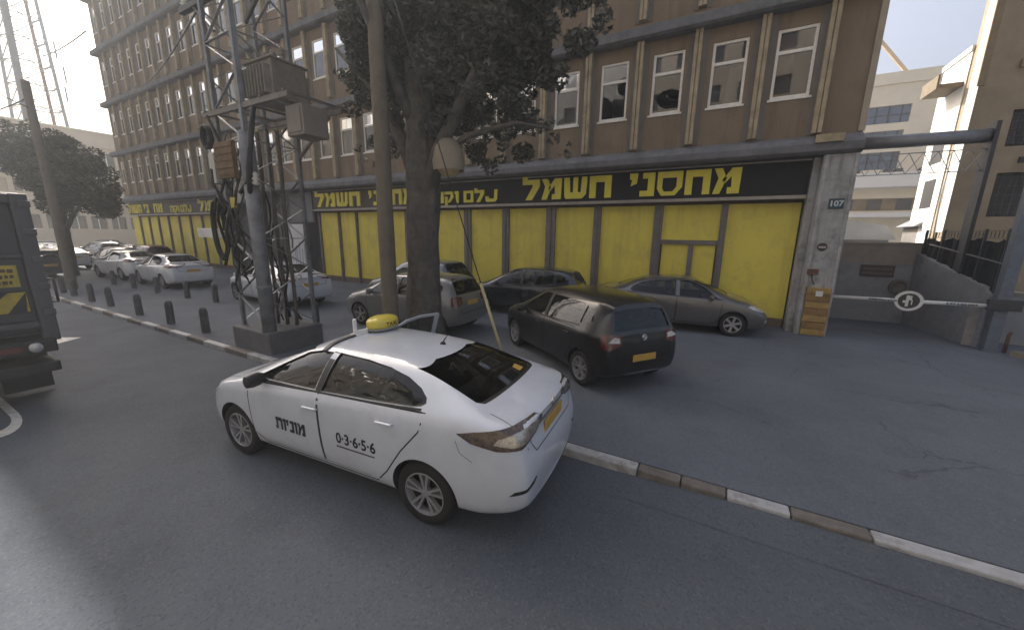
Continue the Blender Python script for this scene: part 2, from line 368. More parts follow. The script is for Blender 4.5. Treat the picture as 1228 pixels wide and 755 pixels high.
WORDS = {'machsanei': ['mem', 'het', 'samekh', 'nun', 'yod'], 'chashmal': ['het', 'shin', 'mem', 'lamed'],
         'shalem': ['bshin', 'lamed', 'fmem'], 'vekach': ['vav', 'qof', 'het'], 'moniyot': ['mem', 'vav', 'nun', 'yod', 'vav', 'tav']}
def word_polys(wd, x_right, x_left, z0, h, gap=0.11):
    ls = WORDS[wd]; tot = sum(GL[l][0] for l in ls)+gap*(len(ls)-1); sc = (x_right-x_left)/tot
    out = []; x = x_right
    for l in ls:
        wl = GL[l][0]*sc
        out.append((l, [[(x-wl+px*sc, z0+pz*h) for px, pz in poly] for poly in GL[l][1]])); x -= wl+gap*sc
    return out

# ------------------------------------------------------------------ main building
XL, XR, YF = -42.9, 2.69, 12.6
ORG = Vector((-20, 12.6, FC))
bld = thing('office_building', ORG, 'long brown office block with ochre ribs above a row of yellow shop panels', 'building')
YW = 12.74                     # stucco plane
ROOFZ = 20.0
LED = [4.72, 8.20, 11.74, 15.28, 18.82]
ribs = [0.37-1.545*k for k in range(-1, 29)]
ribs = [r for r in ribs if r > XL+0.3]
ribs[0] = 1.76
DEPTH = 5.0
# stucco wall with real window openings
b = MB(ORG)
wins = []
for i in range(len(ribs)-1):
    c = (ribs[i]+ribs[i+1])/2+0.02; wins.append((c-0.42, c+0.42))
wins.append((ribs[-1]-1.2, ribs[-1]-0.36))
for f in range(5):
    z0 = LED[f]+0.3; z1 = (LED[f+1] if f < 4 else ROOFZ)
    a, c = z0+1.18, z0+2.80
    if f == 4: b.box(XL, XR, YW, YW+0.25, z0, z1); continue
    b.box(XL, XR, YW, YW+0.25, z0, a); b.box(XL, XR, YW, YW+0.25, c, z1)
    xs = XR
    for (l_, r_) in wins:
        b.box(r_, xs, YW, YW+0.25, a, c); xs = l_
    b.box(XL, xs, YW, YW+0.25, a, c)
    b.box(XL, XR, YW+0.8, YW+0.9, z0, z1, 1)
b.box(XL, XR-0.01, YW+0.95, YF+DEPTH, FC+5.0, ROOFZ-0.02, 0)
b.box(XL, XL+0.3, YW+0.251, YW+0.949, FC+5.0, ROOFZ-0.05, 0)
b.box(XR-0.3, XR-0.005, YW+0.251, YW+0.949, FC+5.0, ROOFZ-0.05, 0)
b.box(XL, XR-0.01, 14.2, YF+DEPTH, FC-.1, FC+4.99, 0)
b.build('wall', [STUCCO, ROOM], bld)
# greyer render borders round each panel, ribs
for i, r_ in enumerate(ribs):
    b = MB(ORG)
    for f in range(4):
        z0 = LED[f]+0.53; z1 = LED[f+1]-0.02
        for dx in (-0.055, 0.055):
            b.box(r_+dx-0.046, r_+dx+0.046, 12.56, YW-.002, z0, z1)
        b.box(r_-0.009, r_+0.009, 12.62, YW-.002, z0, z1)
    b.build('rib', RIBM, bld, bevel=0.012)
b = MB(ORG)
for f in range(4):
    z0 = LED[f]+0.52; z1 = LED[f+1]-0.02
    for i, r_ in enumerate(ribs):
        b.box(r_-0.235, r_-0.104, YW-0.022, YW-0.002, z0, z1)
        if i: b.box(r_+0.104, r_+0.235, YW-0.022, YW-0.002, z0, z1)
b.build('panel_border', BORDER, bld)
for f, z in enumerate(LED):
    b = MB(ORG)
    prof = [(YW+.1, z), (12.50, z), (12.40, z+.07), (12.40, z+.25), (12.50, z+.36), (YW-.003, z+.50), (YW+.1, z+.50)] if f == 0 else [(YW+.1, z-.02), (12.44, z-.02), (12.36, z+.03), (12.36, z+.27), (YW-.01, z+.34), (YW+.1, z+.34)]
    b.prism(prof, lambda y, zz: (XL-.12, y, zz), lambda y, zz: (XR+.02, y, zz))
    b.build('ledge', LEDGE, bld, bevel=0.015)
b = MB(ORG); b.box(XR-0.10, XR+0.03, YW-0.05, YW-.003, 5.24, ROOFZ); b.build('corner_trim', mat('corner_trim', (0.34, 0.29, 0.22), .8, var=.2), bld)
# soffit behind the first ledge
b = MB(ORG); b.box(XL, XR, 12.851, 14.2, 4.74, 5.0); b.build('soffit', LEDGE, bld)
# windows: one frame per opening (shared mesh), pane as sub-part
def window_meshes(kind):
    m = MB(); W, H, t = 0.43, 0.82, 0.075
    m.box(-W, -W+t, 0, .06, -H, H); m.box(W-t, W, 0, .06, -H, H); m.box(-W+t, W-t, 0, .06, H-t, H); m.box(-W+t, W-t, 0, .06, -H, -H+t)
    m.box(-W+t, W-t, 0, .06, .24, .24+t)
    m.box(-W-.04, W+.04, -.07, -.005, -H-.05, -H)
    fr = m.build('window', WFRAME)
    p = MB(); p.face([(-W+t, .035, -H+t), (W-t, .035, -H+t), (W-t, .035, .24), (-W+t, .035, .24)], 0); p.face([(-W+t, .03, .24+t), (W-t, .03, .24+t), (W-t, .03, H-t), (-W+t, .03, H-t)], 0)
    pa = p.build('pane', WGLASS)
    q = MB()
    if kind == 0: q.face([(-W+t, .12, .26), (W-t, .12, .26), (W-t, .12, H-t), (-W+t, .12, H-t)], 0)
    elif kind == 1: q.face([(-W+t, .14, -H+t), (-.02, .15, -H+t), (.0, .13, H-t), (-W+t, .14, H-t)], 0)
    elif kind == 2: q.face([(-W+t, .12, -H+t), (W-t, .12, -H+t), (W-t, .12, H-t), (-W+t, .12, H-t)], 0)
    else: q.face([(-.06, .14, -H+t), (W-t, .15, -H+t), (W-t, .13, .2), (.04, .14, .2)], 0)
    cu = q.build('curtain', [BLIND, CURT, CURT, BLIND][kind])
    return fr.data, pa.data, cu.data, (fr, pa, cu)
WM = [window_meshes(k) for k in range(4)]
for x in WM:
    for o in x[3]: bpy.data.objects.remove(o)
def add_window(cx, cy, cz, parent, k):
    fr = bpy.data.objects.new('window', WM[k][0]); COL.objects.link(fr); fr.parent = parent; fr.location = (cx, cy, cz)
    for nm, d in (('pane', WM[k][1]), ('curtain', WM[k][2])):
        o = bpy.data.objects.new(nm, d); COL.objects.link(o); o.parent = fr
kseq = [1, 3, 0, 2, 1]
for f in range(4):
    for i, (l_, r_) in enumerate(wins):
        c = (l_+r_)/2
        if f == 1 and c > -6: continue
        if f == 2 and c > -19: continue
        if f == 3 and c > -29: continue
        k = [1, 3, 0, 3, 2, 3][i] if (f == 0 and i < 6) else random.choice((0, 1, 2, 3, 3, 1))
        add_window(c-ORG.x, YW+0.035-ORG.y, LED[f]+0.3+1.99-ORG.z, bld, k)
# shop front: yellow panels between mullions
panels = [(0.06, 1.80), (-3.74, -2.01), (-5.42, -4.0), (-7.36, -5.79), (-9.16, -7.66), (-11.14, -9.50), (-12.62, -11.34), (-14.35, -12.82), (-15.98, -14.55), (-17.28, -16.12), (-18.86, -17.45)]
x = -28.3
while x > -43.0:
    panels.append((x-1.55, x)); x -= 1.72
for p0, p1 in panels:
    b = MB(ORG); b.box(p0, p1, 13.2, 13.23, 0.36, 3.62); b.build('shop_panel', YEL, bld)
b = MB(ORG); b.box(-1.74, -0.12, 13.2, 13.23, 2.56, 3.62); b.build('shop_panel', YEL, bld)
for p0, p1 in ((-1.70, -0.92), (-0.77, -0.16)):
    b = MB(ORG); b.box(p0, p1, 13.22, 13.25, 0.22, 2.42); b.build('shop_door', YEL, bld)
b = MB(ORG)
edges = sorted(panels+[(-1.74, -0.12)])
for (a0, a1), (c0, c1) in zip(edges, edges[1:]):
    if 0.05 < c0-a1 < 0.5:
        b.box(a1+.002, c0-.002, 13.12, 13.3, FC, 3.64)
        b.box((a1+c0)/2-.03, (a1+c0)/2+.03, 13.085, 13.12, FC, 3.64)
        b.build('mullion', MULL, bld); b = MB(ORG)
b.box(-1.74, -0.12, 13.14, 13.2, 2.43, 2.55); b.box(-0.915, -0.775, 13.15, 13.24, FC, 2.43); b.build('door_frame', MULL, bld)
for q0, q1 in ((-18.98, -18.864), (-28.296, -28.15)):
    b = MB(ORG); b.box(q0, q1, 13.1, 13.3, FC, 3.64); b.build('mullion', MULL, bld)
b = MB(ORG)
for p0, p1 in panels: b.box(p0, p1, 13.17, 13.25, FC-.05, 0.355)
b.box(-18.98, 1.8, 13.31, 13.4, FC-.05, 4.7); b.box(XL, -28.15, 13.31, 13.4, FC-.05, 4.7)
b.build('shop_base', mat('brown_base', (0.14, 0.10, 0.075), .85, var=.3, scale=3), bld)
# entrance bay
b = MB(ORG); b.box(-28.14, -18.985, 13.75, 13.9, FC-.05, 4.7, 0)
b.build('entrance_wall', ENTRYW, bld)
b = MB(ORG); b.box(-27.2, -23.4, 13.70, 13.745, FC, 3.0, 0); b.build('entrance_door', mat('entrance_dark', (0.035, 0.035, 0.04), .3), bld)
b = MB(ORG); b.box(-21.25, -19.25, 13.02, 13.12, 3.15, 4.70); b.build('grey_panel', mat('grey_blank_panel', (0.17, 0.17, 0.185), .6, var=.12, scale=2), bld)
# pillar at the right end
b = MB(ORG)
b.box(2.0, XR, 12.52, 14.19, FC-.05, 4.715); b.box(1.84, 1.998, 12.80, 13.45, FC-.05, 4.715)
b.box(2.02, 2.10, 12.47, 12.518, FC, 4.70); b.box(2.60, 2.67, 12.49, 12.518, FC, 4.70)
b.build('pillar', PILLAR, bld, bevel=0.012)
b = MB(ORG); b.box(1.74, 2.3, 12.33, 12.398, 4.98, 5.16); b.build('beam_end', mat('beam_end', (0.33, 0.27, 0.17), .8, var=.3), bld)

def shop_sign(x0, x1, bandmat, words, label):
    t = thing('shop_sign', (x0, 12.9, 3.75), label, 'shop sign', 'black and yellow shop fascia signs')
    o = Vector((x0, 12.9, 3.75))
    b = MB(o); b.box(x0, x1, 12.9, 13.08, 3.76, 4.715); b.build('board', bandmat, t)
    b = MB(o); b.box(x0, x1, 12.86, 12.898, 4.66, 4.70); b.box(x0, x1, 12.84, 12.898, 3.70, 3.79); b.build('trim', TRIM, t)
    for wd, xr, xl, z0, h, blank in words:
        for l, polys in word_polys(wd, xr, xl, z0, h):
            b = MB(o)
            for pl in polys:
                b.prism(pl, lambda u, v: (u, 12.845, v), lambda u, v: (u, 12.897, v))
            b.build('letter', SIGNG if l in blank else YLET, t)
    return t
shop_sign(-11.9, 1.82, SIGNB, [('machsanei', .27, -2.80, 3.89, .70, ()), ('chashmal', -3.38, -6.64, 3.89, .70, ()), ('shalem', -7.72, -9.30, 3.88, .45, ()), ('vekach', -9.55, -10.80, 3.88, .45, ())], 'black fascia sign with big yellow lettering beside the grey corner pillar')
shop_sign(-18.95, -11.92, SIGNG, [('machsanei', -11.95, -14.75, 3.89, .66, ('samekh',)), ('chashmal', -15.35, -18.72, 3.89, .66, ())], 'dark fascia sign with yellow lettering partly behind the tree trunk')
shop_sign(-43.1, -27.5, SIGNG, [('chashmal', -27.62, -31.2, 3.89, .66, ()), ('shalem', -32.2, -33.8, 3.88, .46, ()), ('vekach', -34.0, -35.4, 3.88, .46, ()), ('machsanei', -36.7, -39.9, 3.89, .66, ('samekh',)), ('chashmal', -40.4, -43.0, 3.89, .66, ())], 'weathered yellow and grey fascia sign above the far row of shop panels')

def text_mesh(s, size, bold=0.0):
    cu = bpy.data.curves.new('txt', 'FONT'); cu.body = s; cu.size = size; cu.align_x = 'CENTER'; cu.align_y = 'CENTER'; cu.offset = bold; cu.resolution_u = 3
    o = bpy.data.objects.new('txt', cu); COL.objects.link(o)
    dg = bpy.context.evaluated_depsgraph_get(); me = bpy.data.meshes.new_from_object(o.evaluated_get(dg))
    vs = [v.co.copy() for v in me.vertices]; fs = [list(p.vertices) for p in me.polygons]
    bpy.data.objects.remove(o); bpy.data.curves.remove(cu); bpy.data.meshes.remove(me)
    return vs, fs
def text_on(name, s, size, place, m, parent, bold=0.0):
    vs, fs = text_mesh(s, size, bold); me = bpy.data.meshes.new(name)
    me.from_pydata([place(v.x, v.y) for v in vs], [], fs); me.materials.append(m)
    o = bpy.data.objects.new(name, me); COL.objects.link(o); o.parent = parent; return o
# small things on the pillar
t = thing('house_number_sign', (2.40, 12.515, 3.40), 'small dark blue house number plate high on the grey pillar', 'sign')
b = MB(); b.box(-.155, .155, -.012, 0, 0, .25); b.build('plate', mat('number_plate_blue', (0.015, 0.055, 0.075), .5), t, bevel=.004)
text_on('digits', '107', .19, lambda u, v: (u, -.0145, .125+v), mat('pale_digits', (.5, .55, .55), .6), t, .006)
t = thing('round_sign', (2.28, 12.515, 2.36), 'small round dark sign with pale bar on the grey pillar', 'sign')
b = MB(); b.lathe([(.105, 0), (.105, -.012)], (0, 0, .09), 'y', 24); b.build('disc', mat('sign_dark_red', (.045, .03, .028), .6), t)
b = MB(); b.box(-.075, .075, -.016, -.0125, .065, .112); b.build('bar', mat('sign_pale', (.42, .40, .36), .6), t)
t = thing('meter_box', (2.17, 12.515, 1.74), 'small dark rusty box on the grey pillar above the yellow cladding', 'box')
b = MB(); b.box(-.12, .12, -.07, -0.002, 0, .14); b.build('case', RUST, t, bevel=.01)
b = MB(); b.tube([(.0, -.04, -.002), (.02, -.04, -.15), (.08, -.04, -.25)], .012, 6); b.build('conduit', DSTEEL, t)
t = thing('pillar_cladding', (2.37, 12.515, FC), 'worn yellow slatted cladding round the foot of the grey pillar', 'cladding')
for k in range(7):
    b = MB(); j = random.uniform(-.02, .02); b.box(-.25+j*.5, .27+j*.4, -.055+j*.5, -.003, .02+k*.185, .19+k*.185); b.build('slat', [mat('worn_yellow', (.36, .245, .075), .8, var=.3, scale=8, dirt=(.16, .09, .05), dscale=5, damt=.8), mat('worn_ochre', (.26, .155, .055), .8, var=.3, scale=8, dirt=(.12, .07, .05), dscale=5, damt=.8)][k % 2], t, bevel=.01)
b = MB(); b.box(-.06, .09, -.085, -.066, 1.08, 1.22); b.build('sticker', WHITEP, t)
# poster board in the entrance bay
t = thing('poster_board', (-20.6, 13.0, FC), 'white poster board with faint grey strokes beside the entrance', 'sign')
b = MB(); b.box(-.95, .75, 0, .05, .2, 2.95); b.build('panel', mat('poster_white', (.62, .64, .67), .5, var=.06), t)
b = MB()
for i, (u, h) in enumerate([(-.55, .9), (-.4, 1.1), (-.15, 1.3), (.1, .9), (.3, 1.2), (.5, 1.0)]):
    b.face([(u, -.004, .7), (u+.05, -.004, .7), (u+.11, -.004, .7+h), (u+.02, -.004, .7+h)])
b.build('strokes', mat('poster_grey', (.30, .31, .34), .6), t)

# ------------------------------------------------------------------ cars
def paint(name, col, coat=0.8, rough=0.35, metal=0.0):
    return mat(name, col, rough, metal, var=0.06, scale=1.5, coat=coat, dirt=tuple(c*0.72+0.02 for c in col), dscale=2.6, damt=0.4)
CGLASS = glass('tinted_car_glass', (0.44, 0.46, 0.46), 0.01, 1.5)
TRIMB = mat('black_trim', (0.012, 0.012, 0.013), 0.45)
CABIN = mat('cabin_trim', (0.030, 0.030, 0.032), 0.85)
SEATM = mat('seat_fabric', (0.085, 0.083, 0.080), 0.9, var=.2)
TYRE = mat('tyre_rubber', (0.013, 0.013, 0.0135), 0.85, var=.3, scale=9)
RIMM = mat('alloy_rim', (0.42, 0.42, 0.44), 0.38, metal=0.6, var=.15, scale=6)
RIMD = mat('wheel_dark', (0.012, 0.012, 0.012), 0.6)
CHROME = mat('chrome', (0.65, 0.65, 0.66), 0.15, metal=1.0)
LENSR = mat('tail_lens_red', (0.10, 0.016, 0.010), 0.12, coat=1.0, var=.4, scale=14)
LENSC = mat('lamp_lens_clear', (0.50, 0.50, 0.48), 0.12, coat=1.0, var=.35, scale=16)
LENSB = mat('tail_lens_brown', (0.055, 0.032, 0.018), 0.12, coat=1.0, var=.6, scale=25, dirt=(.18, .12, .07), dscale=30, damt=.6)
GAP = mat('panel_gap', (0.006, 0.006, 0.006), 0.9)

def car_section(P, x, ins=0.0):
    zb, zs, zt, w, wr = (interp(P[k], x) for k in ('zb', 'zs', 'zt', 'w', 'wr'))
    g = zt-zs; t = max(0, min(1, (g-0.07)/0.16)); t = t*t*(3-2*t)
    hood = [(w*.915, zs+.35*g), (w*.80, zs+.72*g), (w*.62, zs+.90*g), (w*.36, zs+.975*g), (0, zt)]
    gb = (w*.935, zs+.035); gt = (wr, zt-.065*min(1, g/.4))
    mid = ((gb[0]+gt[0])/2+.018, (gb[1]+gt[1])/2)
    gh = [gb, mid, gt, (wr*.74, zt-.018), (0, zt)]
    up_ = [tuple(a*(1-t)+c*t for a, c in zip(p, q)) for p, q in zip(hood, gh)]
    h = zs-zb
    low = [(0, zb), (w*.84, zb), (w*.955, zb+.05), (w*.995, zb+.36*h), (w, zb+.62*h), (w*.992, zs-.085), (w*.965, zs-.012)]
    return low+up_
def car_loft(P, xs, shear=True):
    rings = []; x0, x1 = xs[0], xs[-1]; RB, FB = P.get('rb', .55), P.get('fb', .5)
    verts, faces = [], []
    for x in xs:
        half = car_section(P, x); n = len(half)
        ring = half+[(-y, z) for y, z in half[-2:0:-1]]
        idx = []
        for y, z in ring:
            X = x
            ub = max(0, 1-(x-x0)/RB); uf = max(0, 1-(x1-x)/FB)
            X += (interp(P['xr'], z)-x0)*ub+P.get('bow', .05)*(y/.85)**2*ub
            X += (interp(P['xf'], z)-x1)*uf-P.get('bowf', .10)*(y/.85)**2*uf
            idx.append(len(verts)); verts.append((X, y, z))
        rings.append(idx)
    N = len(rings[0]); n = len(half)
    for a, c in zip(rings, rings[1:]):
        for k in range(N): faces.append((a[k], a[(k+1) % N], c[(k+1) % N], c[k]))
    for ring, fl in ((rings[0], 0), (rings[-1], 1)):
        for k in range(0, n-1):
            q = [ring[k], ring[k+1], ring[(N-k-1) % N], ring[(N-k) % N]]
            q = list(dict.fromkeys(q)); faces.append(tuple(q[::-1] if fl else q))
    return verts, faces
def raw_mesh(name, verts, faces, mats=()):
    me = bpy.data.meshes.new(name); me.from_pydata(verts, [], faces); me.update()
    bm = bmesh.new(); bm.from_mesh(me); bmesh.ops.recalc_face_normals(bm, faces=bm.faces); bm.to_mesh(me); bm.free()
    for m in mats: me.materials.append(m)
    o = bpy.data.objects.new(name, me); COL.objects.link(o); return o
def applied(o):
    dg = bpy.context.evaluated_depsgraph_get(); return bpy.data.meshes.new_from_object(o.evaluated_get(dg))
class Proj:
    """carries flat outlines onto the body surface by ray casting"""
    def __init__(s, me): s.t = BVHTree.FromPolygons([v.co for v in me.vertices], [p.vertices for p in me.polygons])
    def hit(s, p, d, off):
        h = s.t.ray_cast(p, d)
        if h[0] is None: return None
        nrm = h[1] if h[1].dot(d) < 0 else -h[1]
        return h[0]+nrm*off
    def frame(s, view):
        d = {'L': Vector((0, -1, 0)), 'R': Vector((0, 1, 0)), 'rear': Vector((1, 0, 0)), 'front': Vector((-1, 0, 0)), 'top': Vector((0, 0, -1)),
             'RL': Vector((1, -1, 0)).normalized(), 'RR': Vector((1, 1, 0)).normalized(), 'FL': Vector((-1, -1, 0)).normalized(), 'FR': Vector((-1, 1, 0)).normalized()}[view]
        if view in ('L', 'R'): u = Vector((1, 0, 0)); v = Vector((0, 0, 1))
        elif view == 'top': u = Vector((1, 0, 0)); v = Vector((0, 1, 0))
        elif view in ('rear', 'front'): u = Vector((0, 1, 0)); v = Vector((0, 0, 1))
        elif view in ('RL', 'FR'): u = Vector((1, 1, 0)).normalized(); v = Vector((0, 0, 1))
        else: u = Vector((1, -1, 0)).normalized(); v = Vector((0, 0, 1))
        return d, u, v
    def put(s, view, uv, off):
        d, u, v = s.frame(view); return s.hit(u*uv[0]+v*uv[1]-d*6, d, off)
    def patch(s, view, poly, off, step=0.09, depth=0.0, name='patch', m=None, parent=None, smooth=True):
        bm = bmesh.new(); f = bm.faces.new([bm.verts.new((a, c, 0)) for a, c in poly])
        lo = [min(p[i] for p in poly) for i in (0, 1)]; hi = [max(p[i] for p in poly) for i in (0, 1)]
        for ax in (0, 1):
            c = lo[ax]+step*.5
            while c < hi[ax]:
                co = [0, 0, 0]; co[ax] = c; no = [0, 0, 0]; no[ax] = 1
                bmesh.ops.bisect_plane(bm, geom=bm.verts[:]+bm.edges[:]+bm.faces[:], plane_co=co, plane_no=no); c += step
        bmesh.ops.triangulate(bm, faces=bm.faces[:])
        bad = []
        base = {}
        for v in bm.verts:
            p = s.put(view, (v.co.x, v.co.y), off)
            if p is None: bad.append(v)
            else:
                if depth: base[v] = s.put(view, (v.co.x, v.co.y), off-depth)
                v.co = p
        if depth:
            bm.edges.ensure_lookup_table()
            be = [e for e in bm.edges if e.is_boundary]
            nb = {}
            for e in be:
                for v in e.verts:
                    if v not in nb and v in base: nb[v] = bm.verts.new(base[v])
            for e in be:
                a, c = e.verts
                if a in nb and c in nb: bm.faces.new((a, c, nb[c], nb[a]))
        if bad: bmesh.ops.delete(bm, geom=bad, context='VERTS')
        bmesh.ops.recalc_face_normals(bm, faces=bm.faces)
        d = s.frame(view)[0]
        tot = sum((fc.normal.dot(d)*fc.calc_area() for fc in bm.faces), 0.0)
        if tot > 0: bmesh.ops.reverse_faces(bm, faces=bm.faces)
        for fc in bm.faces: fc.smooth = smooth
        for e in bm.edges:
            if len(e.link_faces) == 2 and e.calc_face_angle(0) > R(40): e.smooth = False
        me = bpy.data.meshes.new(name); bm.to_mesh(me); bm.free()
        if m: me.materials.append(m)
        o = bpy.data.objects.new(name, me); COL.objects.link(o)
        if parent: o.parent = parent
        return o
    def ribbon(s, view, line, wd, off, name, m, parent, step=.06):
        bm = bmesh.new(); pts = []
        for a, c in zip(line, line[1:]):
            a, c = Vector(a), Vector(c); n = max(1, int((c-a).length/step))
            pts += [a+(c-a)*i/n for i in range(n)]
        pts.append(Vector(line[-1])); prev = None
        for i, p in enumerate(pts):
            d = (pts[min(i+1, len(pts)-1)]-pts[max(i-1, 0)]).normalized(); q = Vector((-d.y, d.x))*wd/2
            A, B = s.put(view, p+q, off), s.put(view, p-q, off)
            if A is None or B is None: prev = None; continue
            cur = (bm.verts.new(A), bm.verts.new(B))
            if prev: bm.faces.new((prev[0], cur[0], cur[1], prev[1]))
            prev = cur
        me = bpy.data.meshes.new(name); bm.to_mesh(me); bm.free(); me.materials.append(m)
        o = bpy.data.objects.new(name, me); COL.objects.link(o); o.parent = parent; return o

def grow(poly, d):
    n = len(poly); out = []
    area = sum(poly[i][0]*poly[(i+1) % n][1]-poly[(i+1) % n][0]*poly[i][1] for i in range(n)); sg = 1 if area > 0 else -1
    for i in range(n):
        p0, p1, p2 = Vector(poly[i-1]), Vector(poly[i]), Vector(poly[(i+1) % n])
        e1, e2 = (p1-p0).normalized(), (p2-p1).normalized()
        n1, n2 = Vector((e1.y, -e1.x))*sg, Vector((e2.y, -e2.x))*sg
        b_ = (n1+n2); L = b_.length
        b_ = b_/L if L > 1e-6 else n1
        out.append(tuple(p1+b_*d/max(.5, b_.dot(n1))))
    return out
def mirror(poly): return [(-a, c) for a, c in poly]

def make_wheel(parent, x, y, r, spokes, side, rimmat, wd=.205, double=True, steel=False):
    b = MB(); hw = wd/2
    prof = [(r*.66, -hw+.012), (r*.70, -hw), (r*.92, -hw), (r*.985, -hw+.025), (r, -hw+.05), (r, hw-.05), (r*.985, hw-.025), (r*.92, hw), (r*.70, hw), (r*.66, hw-.012)]
    b.lathe(prof, (0, 0, 0), 'y', 40, close=True)
    wh = b.build('wheel', TYRE, parent, loc=(x, y-side*hw, r)); 
    b = MB()
    ro = r*.675
    b.lathe([(ro, side*(hw-.004)), (ro*.95, side*(hw-.002)), (ro*.91, side*(hw-.03)), (ro*.90, -side*hw*.6), (ro*.97, -side*hw*.6)], (0, 0, 0), 'y', 40, 0, close=True)
    b.lathe([(ro*.905, side*(hw-.075)), (0.0, side*(hw-.075))], (0, 0, 0), 'y', 32, 1)
    b.lathe([(.0001, side*(hw-.015)), (r*.12, side*(hw-.018)), (r*.15, side*(hw-.05)), (r*.15, side*(hw-.07))], (0, 0, 0), 'y', 20, 0)
    for k in range(spokes):
        a = 2*math.pi*k/spokes+.3
        for dl in ((-.20, .20) if double else (0,)):
            aa = a+dl; wi, wo = (r*.035, r*.042) if double else (r*.075, r*.10)
            def pt(rr, tt, h): return (rr*math.cos(aa)-tt*math.sin(aa), side*(hw-h), rr*math.sin(aa)+tt*math.cos(aa))
            ri, rr_ = r*.10, ro*.93
            A = [pt(ri, -wi, .022), pt(ri, wi, .022), pt(rr_, wo, .010), pt(rr_, -wo, .010)]
            B = [pt(ri, -wi, .065), pt(ri, wi, .065), pt(rr_, wo, .055), pt(rr_, -wo, .055)]
            va = [b.v(p) for p in A]; vb = [b.v(p) for p in B]
            b.bm.faces.new(va)
            for i in range(4): b.bm.faces.new((va[i], va[(i+1) % 4], vb[(i+1) % 4], vb[i]))
    b.build('rim', [rimmat, RIMD], wh, smooth=35)
    return wh

